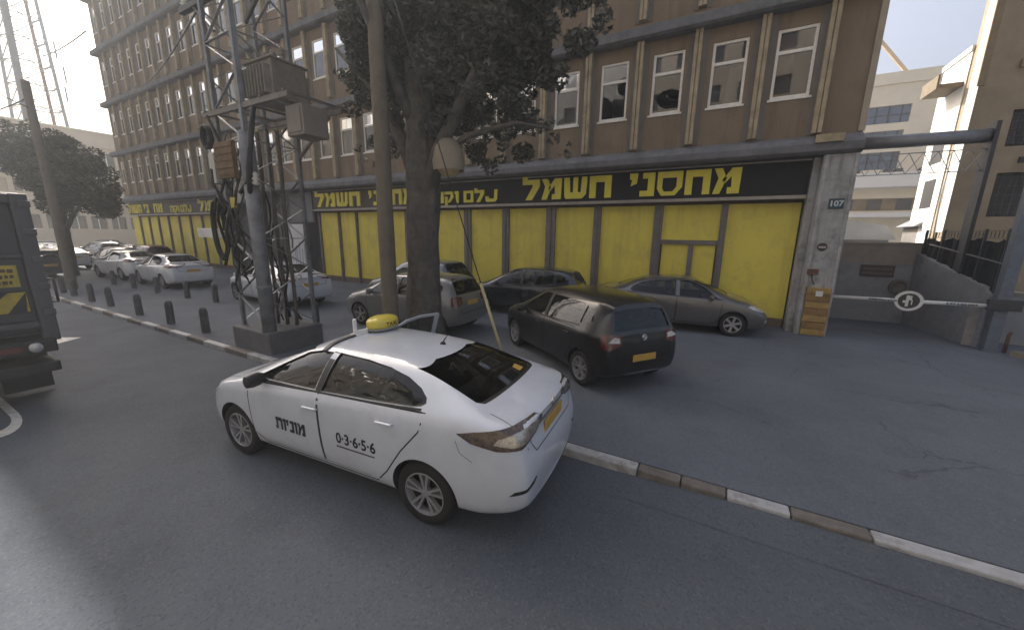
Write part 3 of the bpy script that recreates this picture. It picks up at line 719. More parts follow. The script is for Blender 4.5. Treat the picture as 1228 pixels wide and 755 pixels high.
def make_car(name, label, cat, P, pmat, loc, heading, group=None, dark_trim=False):
    root = thing(name, loc, label, cat, group, rz=heading)
    WB, r = P['wb'], P['r']
    L0, L1 = P['xs'][0], P['xs'][-1]
    ve, fa = car_loft(P, P['xs'])
    o = raw_mesh('body', ve, fa, [pmat, CABIN, TRIMB])
    ss = o.modifiers.new('s', 'SUBSURF'); ss.levels = 2; ss.render_levels = 2
    me = applied(o); o.modifiers.clear(); o.data = me
    pr = Proj(me)
    # cut wheel arches, cabin and windows out of the solid body
    cut = []
    def cutter(verts, faces, mi):
        c = raw_mesh('cut', verts, faces, [pmat, CABIN, TRIMB])
        for p in c.data.polygons: p.material_index = mi
        cut.append(c)
    def cyl(x, z, rad, y0, y1, mi, n=48):
        ve = [(x+rad*math.cos(2*math.pi*k/n), y, z+rad*math.sin(2*math.pi*k/n)) for y in (y0, y1) for k in range(n)]
        fa = [tuple(range(n)), tuple(range(2*n-1, n-1, -1))]+[(k, n+k, n+(k+1) % n, (k+1) % n) for k in range(n)]
        cutter(ve, fa, mi)
    wt = interp(P['w'], 0)
    for x in (0, WB):
        for sgn in (-1, 1): cyl(x, r+.012, P['ra'], sgn*.56, sgn*1.3, 1)
    cx = P['cabin']      # x stations of the cabin hollow
    ve = []; fa = []; rings = []
    for x in cx:
        zs, zt, wr, w_ = (interp(P[k], x) for k in ('zs', 'zt', 'wr', 'w'))
        top = max(zs+.0, zt-.055)
        half = [(w_-.13, .42), (w_-.10, zs-.06), (w_*.935-.055, zs+.02), (wr-.045, max(zs+.03, top-.055)), (wr*.7, top)]
        ring = half+[(-y, z) for y, z in half[::-1]]
        rings.append([len(ve)+i for i in range(len(ring))]); ve += [(x, y, z) for y, z in ring]
    N = len(rings[0])
    for a, c in zip(rings, rings[1:]):
        for k in range(N): fa.append((a[k], a[(k+1) % N], c[(k+1) % N], c[k]))
    fa.append(tuple(rings[0])); fa.append(tuple(rings[-1][::-1])); cutter(ve, fa, 1)
    def prism_cut(poly, f0, f1, mi):
        n = len(poly); ve = [f0(*p) for p in poly]+[f1(*p) for p in poly]
        cutter(ve, [tuple(range(n)), tuple(range(2*n-1, n-1, -1))]+[(k, n+k, n+(k+1) % n, (k+1) % n) for k in range(n)], mi)
    for poly in P['side']: prism_cut(poly, lambda a, c: (a, -1.4, c), lambda a, c: (a, 1.4, c), 2)
    xm = (cx[0]+cx[-1])/2
    prism_cut(P['ws'], lambda a, c: (xm, a, c), lambda a, c: (L1+1, a, c), 2)
    prism_cut(P['rw'], lambda a, c: (xm-.01, a, c), lambda a, c: (L0-1, a, c), 2)
    for c in cut:
        mo = o.modifiers.new('b', 'BOOLEAN'); mo.operation = 'DIFFERENCE'; mo.solver = 'EXACT'; mo.object = c
        try: mo.material_mode = 'INDEX'
        except Exception: pass
    me2 = applied(o); o.modifiers.clear(); o.data = me2
    for c in cut: bpy.data.objects.remove(c)
    bm = bmesh.new(); bm.from_mesh(me2)
    bmesh.ops.remove_doubles(bm, verts=bm.verts, dist=.0004)
    for f in bm.faces: f.smooth = True
    for e in bm.edges:
        if len(e.link_faces) == 2 and (e.calc_face_angle(0) > R(33) or e.link_faces[0].material_index != e.link_faces[1].material_index): e.smooth = False
    # paint stays on the outside; lower sills and bumper undersides dark
    bm.to_mesh(me2); bm.free()
    o.parent = root
    # glass
    pr2 = pr
    for poly in P['side']:
        for vw in ('L', 'R'):
            pr.patch(vw, grow(poly, .012), -.016, .12, name='side_window', m=CGLASS, parent=root)
    pr.patch('front', grow(P['ws'], .012), -.016, .12, name='windscreen', m=CGLASS, parent=root)
    pr.patch('rear', grow(P['rw'], .012), -.016, .12, name='rear_window', m=CGLASS, parent=root)
    # seats, dash
    b = MB(); z0 = .42
    fx = P['seatf']; rx = P['seatr']
    for sy in (-.36, .36):
        b.box(fx-.1, fx+.40, sy-.25, sy+.25, z0, z0+.14); b.bar((fx-.02, sy, z0+.1), (fx-.26, sy, z0+.66), .48, .12); b.bar((fx-.27, sy, z0+.68), (fx-.31, sy, z0+.84), .24, .09)
    b.box(rx-.05, rx+.45, -.60, .60, z0, z0+.15); b.bar((rx+.02, 0, z0+.1), (rx-.22, 0, z0+.62), 1.2, .12)
    for sy in (-.36, .36): b.bar((rx-.22, sy, z0+.62), (rx-.25, sy, z0+.74), .24, .08)
    b.build('seats', SEATM, root, bevel=.03)
    b = MB(); dx = P['dash']; b.box(dx-.12, dx+.22, -.68, .68, .62, .90)
    b.build('dashboard', CABIN, root, bevel=.03)
    b = MB(); n = 20
    ring = [Vector((dx-.26+.06*math.sin(t), .36+.18*math.cos(t), .86+.17*math.sin(t))) for t in [2*math.pi*k/n for k in range(n+1)]]
    b.tube(ring, .014, 6, caps=False); b.tube([(dx-.26, .36, .86), (dx-.1, .36, .80)], .03, 6); b.build('steering_wheel', TRIMB, root)
    # doors: skin panels with a real gap line under their edge
    for poly in P['doors']:
        for vw in ('L', 'R'):
            if (vw == 'R') and poly is P.get('open_door'): continue
            pr.ribbon(vw, list(poly)+[poly[0]], .013, .0012, 'panel_gap', GAP, root)
    for (x, z) in P['handles']:
        for sgn, vw in ((1, 'L'), (-1, 'R')):
            p = pr.put(vw, (x, z), .0)
            b = MB(); b.bar((p.x-.105, p.y+sgn*.022, z+.004), (p.x+.095, p.y+sgn*.022, z-.004), .026, .030)
            b.bar((p.x+.085, p.y-.01*sgn, z), (p.x+.085, p.y+sgn*.03, z), .022); b.bar((p.x-.095, p.y-.01*sgn, z), (p.x-.095, p.y+sgn*.03, z), .022)
            b.build('door_handle', pmat if not dark_trim else TRIMB, root, bevel=.008)
    # mirrors
    mx, mz = P['mirror']
    for sgn, vw in ((1, 'L'), (-1, 'R')):
        p = pr.put(vw, (mx, mz-.02), .0)
        y = p.y; b = MB()
        prof = [(0.0001, -.11), (.055, -.10), (.078, -.05), (.082, .03), (.07, .085), (.0001, .10)]
        b.lathe([(r_*.95, h) for r_, h in prof], (0, 0, 0), 'y', 16)
        for v in b.bm.verts: v.co.x *= .8; v.co.z *= 1.0
        for v in b.bm.verts: v.co += Vector((mx, y+sgn*.13, mz+.02))
        b.bar((mx+.02, y-.03*sgn, mz-.03), (mx, y+sgn*.08, mz), .05, .035)
        b.build('wing_mirror', P.get('mirmat', pmat), root, smooth=40)
    for kind, vw, poly, m in P['lamps']:
        pr.patch(vw, poly, .011 if kind.startswith('lamp_') else .006, .05, depth=.02, name=kind, m=m, parent=root)
    for vw, line, wd, nm, m in P['lines']:
        pr.ribbon(vw, line, wd, .002, nm, m, root)
    for nm, vw, c, sx, sz, m in P['plates']:
        p = pr.put(vw, c, .0)
        if p is None: continue
        b = MB(); sg = -1 if vw == 'rear' else 1
        b.box(p.x+sg*.004-(.012 if sg < 0 else 0), p.x+sg*.004+(.012 if sg > 0 else 0), c[0]-sx/2, c[0]+sx/2, c[1]-sz/2, c[1]+sz/2); b.build(nm, m, root, bevel=.003)
    for x in (0, WB):
        for sgn in (1, -1):
            wy = interp(P['w'], x)-.03
            make_wheel(root, x, sgn*wy, r, P.get('spokes', 5), sgn, P.get('rim', RIMM), double=P.get('double', True))
    return root, pr

def std_lamps(kind):
    pass
SEDAN = dict(wb=2.70, r=.318, ra=.352,
    xs=[-1.03, -1.0, -.93, -.80, -.60, -.44, -.36, -.1, .15, .35, .6, .95, 1.3, 1.55, 1.75, 1.95, 2.2, 2.45, 2.66, 2.78, 3.0, 3.2, 3.38, 3.48, 3.55, 3.58],
    xr=[(.2, -.95), (.36, -1.0), (.55, -1.03), (.72, -1.01), (.80, -.96), (.98, -.95), (1.08, -.93)],
    xf=[(.2, 3.46), (.42, 3.58), (.58, 3.56), (.72, 3.46), (.8, 3.36)],
    zb=[(-1.03, .36), (-.93, .29), (-.6, .22), (0, .19), (2.7, .19), (3.3, .20), (3.58, .27)],
    zt=[(-1.03, 1.045), (-.93, 1.085), (-.6, 1.115), (-.44, 1.125), (-.36, 1.145), (0, 1.295), (.35, 1.415), (.6, 1.447), (.95, 1.472), (1.3, 1.478), (1.55, 1.468), (1.75, 1.43), (2.2, 1.23), (2.66, 1.015), (2.78, .975), (3.1, .91), (3.38, .82), (3.5, .74), (3.58, .62)],
    zs=[(-1.03, .97), (-.8, 1.03), (-.36, 1.035), (.5, .985), (1.5, .945), (2.6, .91), (3.2, .80), (3.48, .66), (3.58, .55)],
    w=[(-1.03, .70), (-1.0, .755), (-.93, .80), (-.8, .845), (-.5, .885), (0, .902), (.6, .905), (2.5, .905), (2.8, .90), (3.1, .875), (3.35, .80), (3.48, .72), (3.58, .60)],
    wr=[(-1.03, .5), (-.44, .62), (-.1, .60), (.35, .575), (1.2, .595), (1.75, .575), (2.2, .635), (2.66, .70), (3.5, .5)],
    cabin=[-.22, .0, .35, .95, 1.5, 1.8, 2.1, 2.36, 2.5],
    side=[[(2.30, .975), (1.36, .992), (1.345, 1.385), (1.55, 1.385), (1.73, 1.345), (2.02, 1.19)], [(1.26, .995), (.14, 1.045), (.06, 1.085), (.10, 1.165), (.36, 1.29), (.75, 1.362), (1.25, 1.388)]],
    ws=[(-.62, 1.06), (.62, 1.06), (.53, 1.385), (.3, 1.405), (-.3, 1.405), (-.53, 1.385)],
    rw=[(-.56, 1.155), (.56, 1.155), (.51, 1.375), (.3, 1.40), (-.3, 1.40), (-.51, 1.375)],
    seatf=1.35, seatr=.25, dash=2.1,
    doors=[[(2.42, .95), (2.36, .40), (2.18, .30), (1.30, .30), (1.31, .98)], [(1.29, .98), (1.28, .30), (.55, .30), (.40, .46), (.22, .72), (.02, .92), (.02, 1.03)]],
    handles=[(1.50, .815), (.36, .865)], mirror=(2.14, .985),
    lamps=[], lines=[], plates=[])
def variant(base, **kw):
    d = dict(base); d.update(kw); return d
HATCH = dict(wb=2.60, r=.312, ra=.345,
    xs=[-.72, -.70, -.64, -.52, -.36, -.15, .1, .4, .75, 1.1, 1.4, 1.62, 1.85, 2.1, 2.35, 2.55, 2.68, 2.9, 3.1, 3.26, 3.36, 3.42, 3.45], rb=.62,
    xr=[(.25, -.66), (.4, -.71), (.6, -.72), (.75, -.70), (.95, -.64), (1.1, -.58), (1.4, -.34), (1.5, -.2)],
    xf=[(.2, 3.34), (.42, 3.45), (.58, 3.43), (.72, 3.34), (.85, 3.25)], bow=.10,
    zb=[(-.72, .34), (-.6, .26), (0, .20), (2.6, .19), (3.2, .20), (3.45, .27)],
    zt=[(-.72, 1.43), (-.36, 1.475), (.1, 1.505), (.75, 1.53), (1.2, 1.525), (1.5, 1.50), (1.62, 1.475), (2.1, 1.25), (2.55, 1.03), (2.68, .99), (3.0, .93), (3.26, .84), (3.38, .74), (3.45, .62)],
    zs=[(-.72, .99), (.2, .99), (1.4, .95), (2.5, .915), (3.1, .80), (3.36, .66), (3.45, .55)],
    w=[(-.72, .72), (-.68, .77), (-.55, .82), (-.3, .855), (0, .87), (.6, .875), (2.4, .875), (2.7, .865), (3.0, .84), (3.22, .77), (3.36, .69), (3.45, .58)],
    wr=[(-.72, .53), (-.3, .565), (.3, .585), (1.2, .595), (1.62, .575), (2.1, .635), (2.55, .69), (3.4, .5)],
    cabin=[-.28, .0, .4, .95, 1.4, 1.7, 2.0, 2.25, 2.4],
    side=[[(2.24, .985), (1.30, 1.0), (1.285, 1.415), (1.45, 1.415), (1.62, 1.375), (1.95, 1.20)], [(1.20, 1.0), (.36, 1.035), (.22, 1.10), (.20, 1.40), (.6, 1.425), (1.19, 1.42)], [(.12, 1.09), (-.18, 1.16), (-.16, 1.26), (.11, 1.385)]],
    ws=[(-.60, 1.07), (.60, 1.07), (.53, 1.41), (.3, 1.43), (-.3, 1.43), (-.53, 1.41)],
    rw=[(-.60, 1.06), (.60, 1.06), (.52, 1.355), (.3, 1.38), (-.3, 1.38), (-.52, 1.355)],
    seatf=1.3, seatr=.25, dash=2.05,
    doors=[[(2.32, .95), (2.27, .40), (2.10, .30), (1.24, .30), (1.25, .985)], [(1.23, .985), (1.22, .30), (.50, .30), (.37, .48), (.22, .72), (.20, 1.0)]],
    handles=[(1.42, .84), (.40, .87)], mirror=(2.06, .99),
    lamps=[], lines=[], plates=[])

# ---- the white taxi
LENSS = mat('lamp_reflector', (.42, .38, .32), .2, metal=.6, coat=1.0, var=.55, scale=28)
TX = variant(SEDAN,
    xs=[-1.03, -1.0, -.93, -.80, -.66, -.57, -.48, -.3, -.1, .08, .22, .4, .65, .95, 1.3, 1.55, 1.75, 1.95, 2.2, 2.45, 2.66, 2.78, 3.0, 3.2, 3.38, 3.48, 3.55, 3.58],
    zs=[(-1.03, 1.01), (-.8, 1.085), (-.36, 1.105), (.5, 1.07), (1.5, 1.025), (2.3, .965), (2.6, .93), (3.2, .81), (3.48, .66), (3.58, .55)],
    zt=[(-1.03, 1.09), (-.93, 1.135), (-.70, 1.16), (-.60, 1.172), (-.52, 1.195), (-.2, 1.315), (.12, 1.415), (.35, 1.45), (.65, 1.468), (.95, 1.478), (1.3, 1.482), (1.55, 1.47), (1.75, 1.432), (2.2, 1.235), (2.66, 1.02), (2.78, .98), (3.1, .915), (3.38, .825), (3.5, .745), (3.58, .62)],
    wr=[(-1.03, .55), (-.6, .66), (-.2, .615), (.12, .575), (1.2, .595), (1.75, .575), (2.2, .635), (2.66, .70), (3.5, .5)],
    cabin=[-.38, -.1, .2, .5, .95, 1.5, 1.8, 2.1, 2.36, 2.5],
    xr=[(.2, -.95), (.36, -1.0), (.55, -1.03), (.76, -1.015), (.86, -.965), (1.02, -.955), (1.14, -.93)],
    side=[[(2.38, 1.035), (1.90, 1.058), (1.36, 1.078), (1.345, 1.405), (1.55, 1.395), (1.73, 1.355), (2.02, 1.215), (2.25, 1.095)], [(1.27, 1.08), (.60, 1.112), (.13, 1.14), (.04, 1.155), (.0, 1.18), (.02, 1.215), (.12, 1.27), (.30, 1.328), (.55, 1.372), (.85, 1.398), (1.255, 1.410)]],
    rw=[(-.62, 1.205), (-.58, 1.19), (.58, 1.19), (.62, 1.205), (.535, 1.385), (.3, 1.415), (-.3, 1.415), (-.535, 1.385)],
    doors=[[(2.42, 1.0), (2.36, .40), (2.18, .30), (1.25, .30), (1.30, 1.065)], [(1.285, 1.065), (1.235, .30), (.55, .30), (.40, .46), (.22, .72), (.02, .95), (-.03, 1.12)]],
    handles=[(1.38, .90), (.40, .955)], mirror=(2.16, 1.06), spokes=5, mirmat=TRIMB)
LT = [(.36, 1.025), (.24, 1.062), (.06, 1.09), (-.16, 1.108), (-.34, 1.11), (-.44, 1.075), (-.435, 1.02), (-.33, .965), (-.12, .935), (.08, .93), (.26, .965)]
LI = [(.10, .985), (.06, 1.03), (-.08, 1.06), (-.28, 1.078), (-.39, 1.055), (-.36, 1.005), (-.20, .97), (-.04, .962)]
HL = [(1.52, .80), (1.60, .84), (1.9, .80), (2.14, .70), (2.12, .64), (1.9, .66), (1.62, .74)]
LD = [(-.205, 1.075), (-.235, 1.077), (-.215, .968), (-.185, .962)]
TX['lamps'] = [('tail_light', 'RL', LT, LENSB), ('tail_light', 'RR', LT, LENSB), ('lamp_lens', 'RL', LI, LENSS), ('lamp_lens', 'RR', LI, LENSS),
    ('headlight', 'FL', HL, LENSC), ('headlight', 'FR', HL, LENSC),
    ('grille', 'front', [(-.45, .50), (.45, .50), (.5, .40), (.4, .30), (-.4, .30), (-.5, .40)], TRIMB),
    ('reflector', 'RL', [(-.02, .53), (-.26, .575), (-.30, .61), (-.06, .57)], TRIMB), ('reflector', 'RR', [(-.02, .53), (-.26, .575), (-.30, .61), (-.06, .57)], TRIMB),
    ('rear_valance', 'rear', [(-.60, .30), (.60, .30), (.56, .36), (-.56, .36)], TRIMB)]
TX['lines'] = [('L', [(2.40, 1.022), (1.90, 1.045), (1.3, 1.066), (.6, 1.098), (.02, 1.135)], .018, 'belt_strip', TRIMB), ('R', [(2.40, 1.022), (1.90, 1.045), (1.3, 1.066), (.6, 1.098), (.02, 1.135)], .018, 'belt_strip', TRIMB),
    ('L', [(1.310, 1.075), (1.302, 1.41)], .08, 'pillar_trim', TRIMB), ('R', [(1.310, 1.075), (1.302, 1.41)], .08, 'pillar_trim', TRIMB),
    ('rear', [(-.64, 1.10), (-.56, .90), (-.50, .82), (.50, .82), (.56, .90), (.64, 1.10)], .010, 'panel_gap', GAP),
    ('rear', [(-.40, 1.005), (.40, 1.005)], .03, 'lid_strip', mat('grey_strip', (.16, .16, .165), .35, metal=.5)),
    ('top', [(-.58, .66), (-.80, .69), (-.93, .64)], .006, 'panel_gap', GAP), ('top', [(-.58, -.66), (-.80, -.69), (-.93, -.64)], .006, 'panel_gap', GAP),
    ('top', [(2.72, .76), (3.1, .72), (3.38, .55)], .008, 'panel_gap', GAP), ('top', [(2.72, -.76), (3.1, -.72), (3.38, -.55)], .008, 'panel_gap', GAP),
    ('L', [(2.36, .40), (2.18, .335), (.62, .335)], .012, 'sill_crease', mat('sill_line_grey', (.30, .30, .31), .5)),  # thin grey line along the sill
    ('L', [(-.36, .96), (-.40, .86), (-.52, .80)], .005, 'panel_gap', GAP)]
TX['plates'] = [('number_plate', 'rear', (0, .92), .52, .115, PLATEY), ('number_plate', 'front', (0, .45), .52, .115, PLATEY)]
TAXI_W = paint('white_car_paint', (0.525, 0.56, 0.625), 1.0, .32)
rail = R(180)-(-0.0809)
taxi, tp = make_car('taxi', 'white taxi with yellow roof light stopped beside the kerb', 'taxi', TX, TAXI_W, (-2.212, 3.148, 0), R(180)-0.0809+2*0.0809)
# lettering on the doors
def side_text(name, polys, m):
    vs, fs = [], []
    for poly in polys:
        i0 = len(vs)
        for a, c in poly: vs.append(tp.put('L', (a, c), .003) or Vector((a, .9, c)))
        fs.append(tuple(range(i0, len(vs)))[::-1])
    me = bpy.data.meshes.new(name); me.from_pydata(vs, [], fs); me.materials.append(m)
    o = bpy.data.objects.new(name, me); COL.objects.link(o); o.parent = taxi
INK = mat('black_lettering', (0.012, 0.012, 0.02), .5)
polys = []
for l, pl in word_polys('moniyot', .235, -.235, -.07, .14, .05):
    polys += [[(1.715-a, .615+c) for a, c in q] for q in pl]
side_text('door_lettering', polys, INK)
vs, fs = text_mesh('0·3·6·5·6', .158, .004)
polys = [[(.775-vs[i].x*.92, .655+vs[i].y) for i in f] for f in fs]; side_text('door_number', polys, INK)
side_text('door_underline', [[(1.035-.1*i, .557), (1.035-.1*(i+1)+.0, .557), (1.035-.1*(i+1), .572), (1.035-.1*i, .572)] for i in range(5)], mat('brown_line', (.06, .045, .04), .5))
o = tp.patch('rear', [(-.42, 1.215), (-.30, 1.215), (-.29, 1.245), (-.40, 1.25)], -.012, .05, name='window_sticker', m=PLATEY, parent=taxi)
# emblem, aerial, roof bar with light
p = tp.put('rear', (0, 1.07), 0)
b = MB(); b.prism([(0, .06), (.042, 0), (0, -.06), (-.042, 0)], lambda u, v: (p.x-.002, u, 1.07+v), lambda u, v: (p.x-.012, u, 1.07+v)); b.prism([(0, .03), (.02, 0), (0, -.03), (-.02, 0)], lambda u, v: (p.x-.0125, u, 1.07+v), lambda u, v: (p.x-.016, u, 1.07+v)); b.build('emblem', CHROME, taxi)
p = tp.put('top', (.42, -.1), 0)
b = MB(); b.lathe([(.035, 0), (.03, .015), (.012, .03)], (p.x, p.y, p.z-.003), 'z', 14); b.tube([(p.x, p.y, p.z+.02), (p.x-.07, p.y, p.z+.115)], [.008, .004], 8); b.build('aerial', BLACKP, taxi)
bar = [tp.put('top', (1.49, .57-.04*i), .012) for i in range(29)]
bar = [q for q in bar if q]
b = MB()
for a, c in zip(bar, bar[1:]): b.bar(a, c, .05, .014)
b.build('roof_strap', BLACKP, taxi)
z = tp.put('top', (1.5, 0), 0).z
t2 = thing('roof_light', (0, 0, 0), 'oval yellow taxi roof light on the white taxi', 'roof light'); bpy.data.objects.remove(t2)
def ellip(b, cx, cy, prof, rx, ry, n=32, m=0):
    rings = []
    for r_, h in prof:
        rings.append([b.v((cx+rx*r_*math.cos(2*math.pi*k/n), cy+ry*r_*math.sin(2*math.pi*k/n), h)) for k in range(n)])
    for a, c in zip(rings, rings[1:]):
        for k in range(n):
            f = b.bm.faces.new((a[k], a[(k+1) % n], c[(k+1) % n], c[k])); f.smooth = True; f.material_index = m
    b.bm.faces.new(rings[0][::-1]).material_index = m; b.bm.faces.new(rings[-1]).material_index = m
TYEL = mat('roof_light_yellow', (0.62, 0.50, 0.06), .35, coat=.5, var=.1, scale=12)
b = MB(); ellip(b, 1.42, -.24, [(.95, z+.05), (1, z+.06), (1, z+.125), (.93, z+.15), (.75, z+.168), (.4, z+.18), (.05, z+.183)], .155, .225)
rl = b.build('roof_light', TYEL, taxi, smooth=50)
b = MB(); ellip(b, 1.42, -.24, [(.96, z+.02), (1.0, z+.03), (1.02, z+.05)], .155, .225); b.box(1.36, 1.48, -.40, -.08, z-.005, z+.03); b.build('light_base', mat('light_base_grey', (.25, .25, .24), .5), rl)
vs, fs = text_mesh('TAXI', .075, .002)
me = bpy.data.meshes.new('light_lettering')
def onlight(u, v):
    a = u/.20; return (1.42-.157*math.cos(a), -.24-.228*math.sin(a), z+.092+v)
me.from_pydata([onlight(q.x, q.y) for q in vs], [], fs); me.materials.append(mat('brown_ink', (.10, .06, .012), .6)); o = bpy.data.objects.new('light_lettering', me); COL.objects.link(o); o.parent = rl
b = MB(); b.bar((1.50, .13, z), (1.50, .13, z+.20), .035, .035); b.box(1.44, 1.56, -.02, .15, z+.0, z+.02); b.bar((1.50, .13, z+.03), (1.46, -.03, z+.035), .03, .05); b.build('roof_bracket', WHITEP, taxi, bevel=.006)
# the open front door on the far side
dr = MB()
ang = R(62); hx, hy = 2.28, -.86
def DP(d, z_, o=0.0):        # d along the door from its hinge to its rear edge
    # closed direction is -x; swung outwards (to -y)
    ux, uy = -math.cos(ang), -math.sin(ang); nx, ny = math.sin(ang), -math.cos(ang)
    lean = max(0, z_-.95)*.48
    return (hx+ux*d+nx*(o)-nx*lean*-1*-1*0, hy+uy*d+ny*o, z_) if lean == 0 else (hx+ux*d-nx*lean*1.0, hy+uy*d-ny*lean*1.0, z_)
def dprism(poly, m, th=.045, oo=0): dr.prism(poly, lambda u, v: DP(u, v), lambda u, v: tuple(Vector(DP(u, v))+Vector((math.sin(ang)*th, -math.cos(ang)*th, 0))), m)
dprism([(0, .32), (1.05, .32), (1.08, .97), (0, .97)], 0, .10)
out = [(-.02, .975), (.12, 1.03), (.30, 1.19), (.52, 1.33), (.74, 1.385), (1.06, 1.395), (1.085, 1.36), (1.075, .975)]
inn = [(.09, 1.0), (.16, 1.03), (.33, 1.165), (.54, 1.285), (.75, 1.335), (1.0, 1.345), (1.01, 1.30), (1.01, 1.0)]
for i in range(len(out)-1):
    dprism([out[i], out[i+1], inn[i+1], inn[i]], 0, .035)
door = dr.build('open_door', [TAXI_W], taxi, bevel=.006)
g = MB(); g.face([tuple(Vector(DP(u, v))+Vector((math.sin(ang)*.018, -math.cos(ang)*.018, 0))) for u, v in inn]); g.build('door_glass', CGLASS, door)
g = MB(); g.face([tuple(Vector(DP(u, v))+Vector((-math.sin(ang)*.006, math.cos(ang)*.006, 0))) for u, v in [(.05, .36), (1.0, .36), (1.03, .94), (.05, .94)]]); g.build('door_card', CABIN, door)

# ---- other cars
def lamps_h(tl=LENSR):
    T = [(.22, .80), (.22, 1.0), (.10, 1.03), (-.08, 1.0), (-.10, .84), (.05, .78)]
    HLh = [(1.46, .82), (1.6, .85), (1.85, .78), (2.02, .68), (1.95, .62), (1.7, .66), (1.52, .74)]
    return [('tail_light', 'RL', T, tl), ('tail_light', 'RR', T, tl), ('headlight', 'FL', HLh, LENSC), ('headlight', 'FR', HLh, LENSC),
            ('grille', 'front', [(-.42, .48), (.42, .48), (.46, .38), (.38, .30), (-.38, .30), (-.46, .38)], TRIMB)]
BT = [('L', [(2.34, .975), (1.25, .99), (.10, 1.05)], .02, 'belt_strip', TRIMB), ('R', [(2.34, .975), (1.25, .99), (.10, 1.05)], .02, 'belt_strip', TRIMB),
      ('L', [(1.243, .99), (1.235, 1.42)], .075, 'pillar_trim', TRIMB), ('R', [(1.243, .99), (1.235, 1.42)], .075, 'pillar_trim', TRIMB),
      ('rear', [(-.60, 1.02), (-.56, .60), (.56, .60), (.60, 1.02)], .010, 'panel_gap', GAP)]
PL = [('number_plate', 'rear', (0, .70), .50, .115, PLATEY), ('number_plate', 'front', (0, .43), .5, .11, PLATEY)]
HB = variant(HATCH, lamps=lamps_h()+[('lamp_glint', 'RL', [(.10, .90), (.02, .98), (-.06, .96), (-.07, .88)], LENSC), ('lamp_glint', 'RR', [(.10, .90), (.02, .98), (-.06, .96), (-.07, .88)], LENSC)], lines=BT, plates=PL)
HB['xr'] = [(.25, -.66), (.4, -.71), (.6, -.72), (.8, -.71), (.98, -.67), (1.1, -.63), (1.4, -.47), (1.55, -.36)]; HB['zt'] = [(a, c+(.045 if a < 1.7 else .02)) for a, c in HATCH['zt']]
HB['plates'] = [('number_plate', 'rear', (0, .60), .50, .115, PLATEY), PL[1]]
BLK = paint('black_car_paint', (0.005, 0.005, 0.006), .5, .3)
blk, bp_ = make_car('hatchback', 'black five-door hatchback parked behind the white taxi', 'car', HB, BLK, (-1.447, 6.693, FC), R(144), 'cars parked on the forecourt')
p = bp_.put('rear', (0, .93), 0)
b = MB(); b.lathe([(.055, 0), (.055, -.012), (.04, -.014), (.04, -.006)], (p.x+.002, 0, .93), 'x', 20); b.bar((p.x-.012, -.06, .93), (p.x-.012, .06, .93), .012, .02); b.build('emblem', CHROME, blk)
SILV = paint('silver_car_paint', (0.165, 0.17, 0.175), .8, .3, .3)
HS = variant(HATCH, lamps=lamps_h(), lines=BT, plates=[('number_plate', 'rear', (0, .83), .50, .115, PLATEY), PL[1]], double=False)
sil, sp_ = make_car('hatchback', 'silver hatchback parked behind the tree trunk', 'car', HS, SILV, (-6.176, 8.011, FC), R(183), 'cars parked on the forecourt')
GREYP = paint('grey_car_paint', (0.125, 0.122, 0.125), .8, .3, .45)
SG = variant(SEDAN, lamps=[('tail_light', 'RL', LT, LENSR), ('tail_light', 'RR', LT, LENSR), ('headlight', 'FL', HL, LENSC), ('headlight', 'FR', HL, LENSC),
      ('grille', 'front', [(-.42, .50), (.42, .50), (.46, .40), (.38, .30), (-.38, .30), (-.46, .40)], TRIMB), ('fog_light', 'FR', [(1.96, .40), (2.1, .40), (2.1, .47), (1.96, .47)], LENSC), ('fog_light', 'FL', [(1.96, .40), (2.1, .40), (2.1, .47), (1.96, .47)], LENSC)],
      lines=[('L', [(2.36, .965), (1.3, .985), (.12, 1.03)], .02, 'belt_strip', TRIMB), ('R', [(2.36, .965), (1.3, .985), (.12, 1.03)], .02, 'belt_strip', TRIMB),
             ('rear', [(-.60, .98), (-.52, .78), (.52, .78), (.60, .98)], .010, 'panel_gap', GAP)],
      plates=[('number_plate', 'rear', (0, .80), .50, .115, PLATEY), ('number_plate', 'front', (0, .44), .5, .11, PLATEY)], spokes=6, double=False)
gry, _ = make_car('sedan', 'grey saloon parked before the yellow panels, nose beside the pillar', 'car', SG, GREYP, (-2.30, 11.78, FC), R(6.5), 'cars parked on the forecourt')
DBLUE = paint('dark_blue_car_paint', (0.022, 0.026, 0.036), 1.0, .25, .2)
HD = variant(HATCH, lamps=lamps_h(), lines=BT, plates=PL, double=False)
drk, _ = make_car('hatchback', 'dark blue hatchback between the black hatchback and the yellow panels', 'car', HD, DBLUE, (-4.35, 11.6, FC), R(187), 'cars parked on the forecourt')
VANP = paint('slate_car_paint', (0.11, 0.125, 0.145), .8, .3, .3)
HV = variant(HATCH, lamps=lamps_h(), lines=BT, plates=PL, double=False, zt=[(a, c+(.16 if a < 1.7 else (.1 if a < 2.2 else .03))) for a, c in HATCH['zt']])
van, _ = make_car('hatchback', 'tall slate grey car half hidden beyond the silver hatchback', 'car', HV, VANP, (-7.9, 10.15, FC), R(181), 'cars parked on the forecourt')
SW = variant(SG, rim=mat('steel_wheel_grey', (.22, .22, .23), .5, metal=.5))
w1, _ = make_car('sedan', 'white saloon with boot towards camera, nearest of the white row on the left', 'car', SW, TAXI_W, (-21.386, 7.906, FC), R(178.5), 'cars parked on the forecourt')
def clone(src, label, loc, hd, newmat=None, oldmat=None):
    r_ = copy_tree(src); r_.location = loc; r_.rotation_euler = (0, 0, hd); r_['label'] = label
    if newmat:
        for ch in bpy.data.objects:
            if ch.parent == r_ and ch.type == 'MESH' and any(m == oldmat for m in ch.data.materials):
                ch.data = ch.data.copy()
                for i, m in enumerate(ch.data.materials):
                    if m == oldmat: ch.data.materials[i] = newmat
    return r_
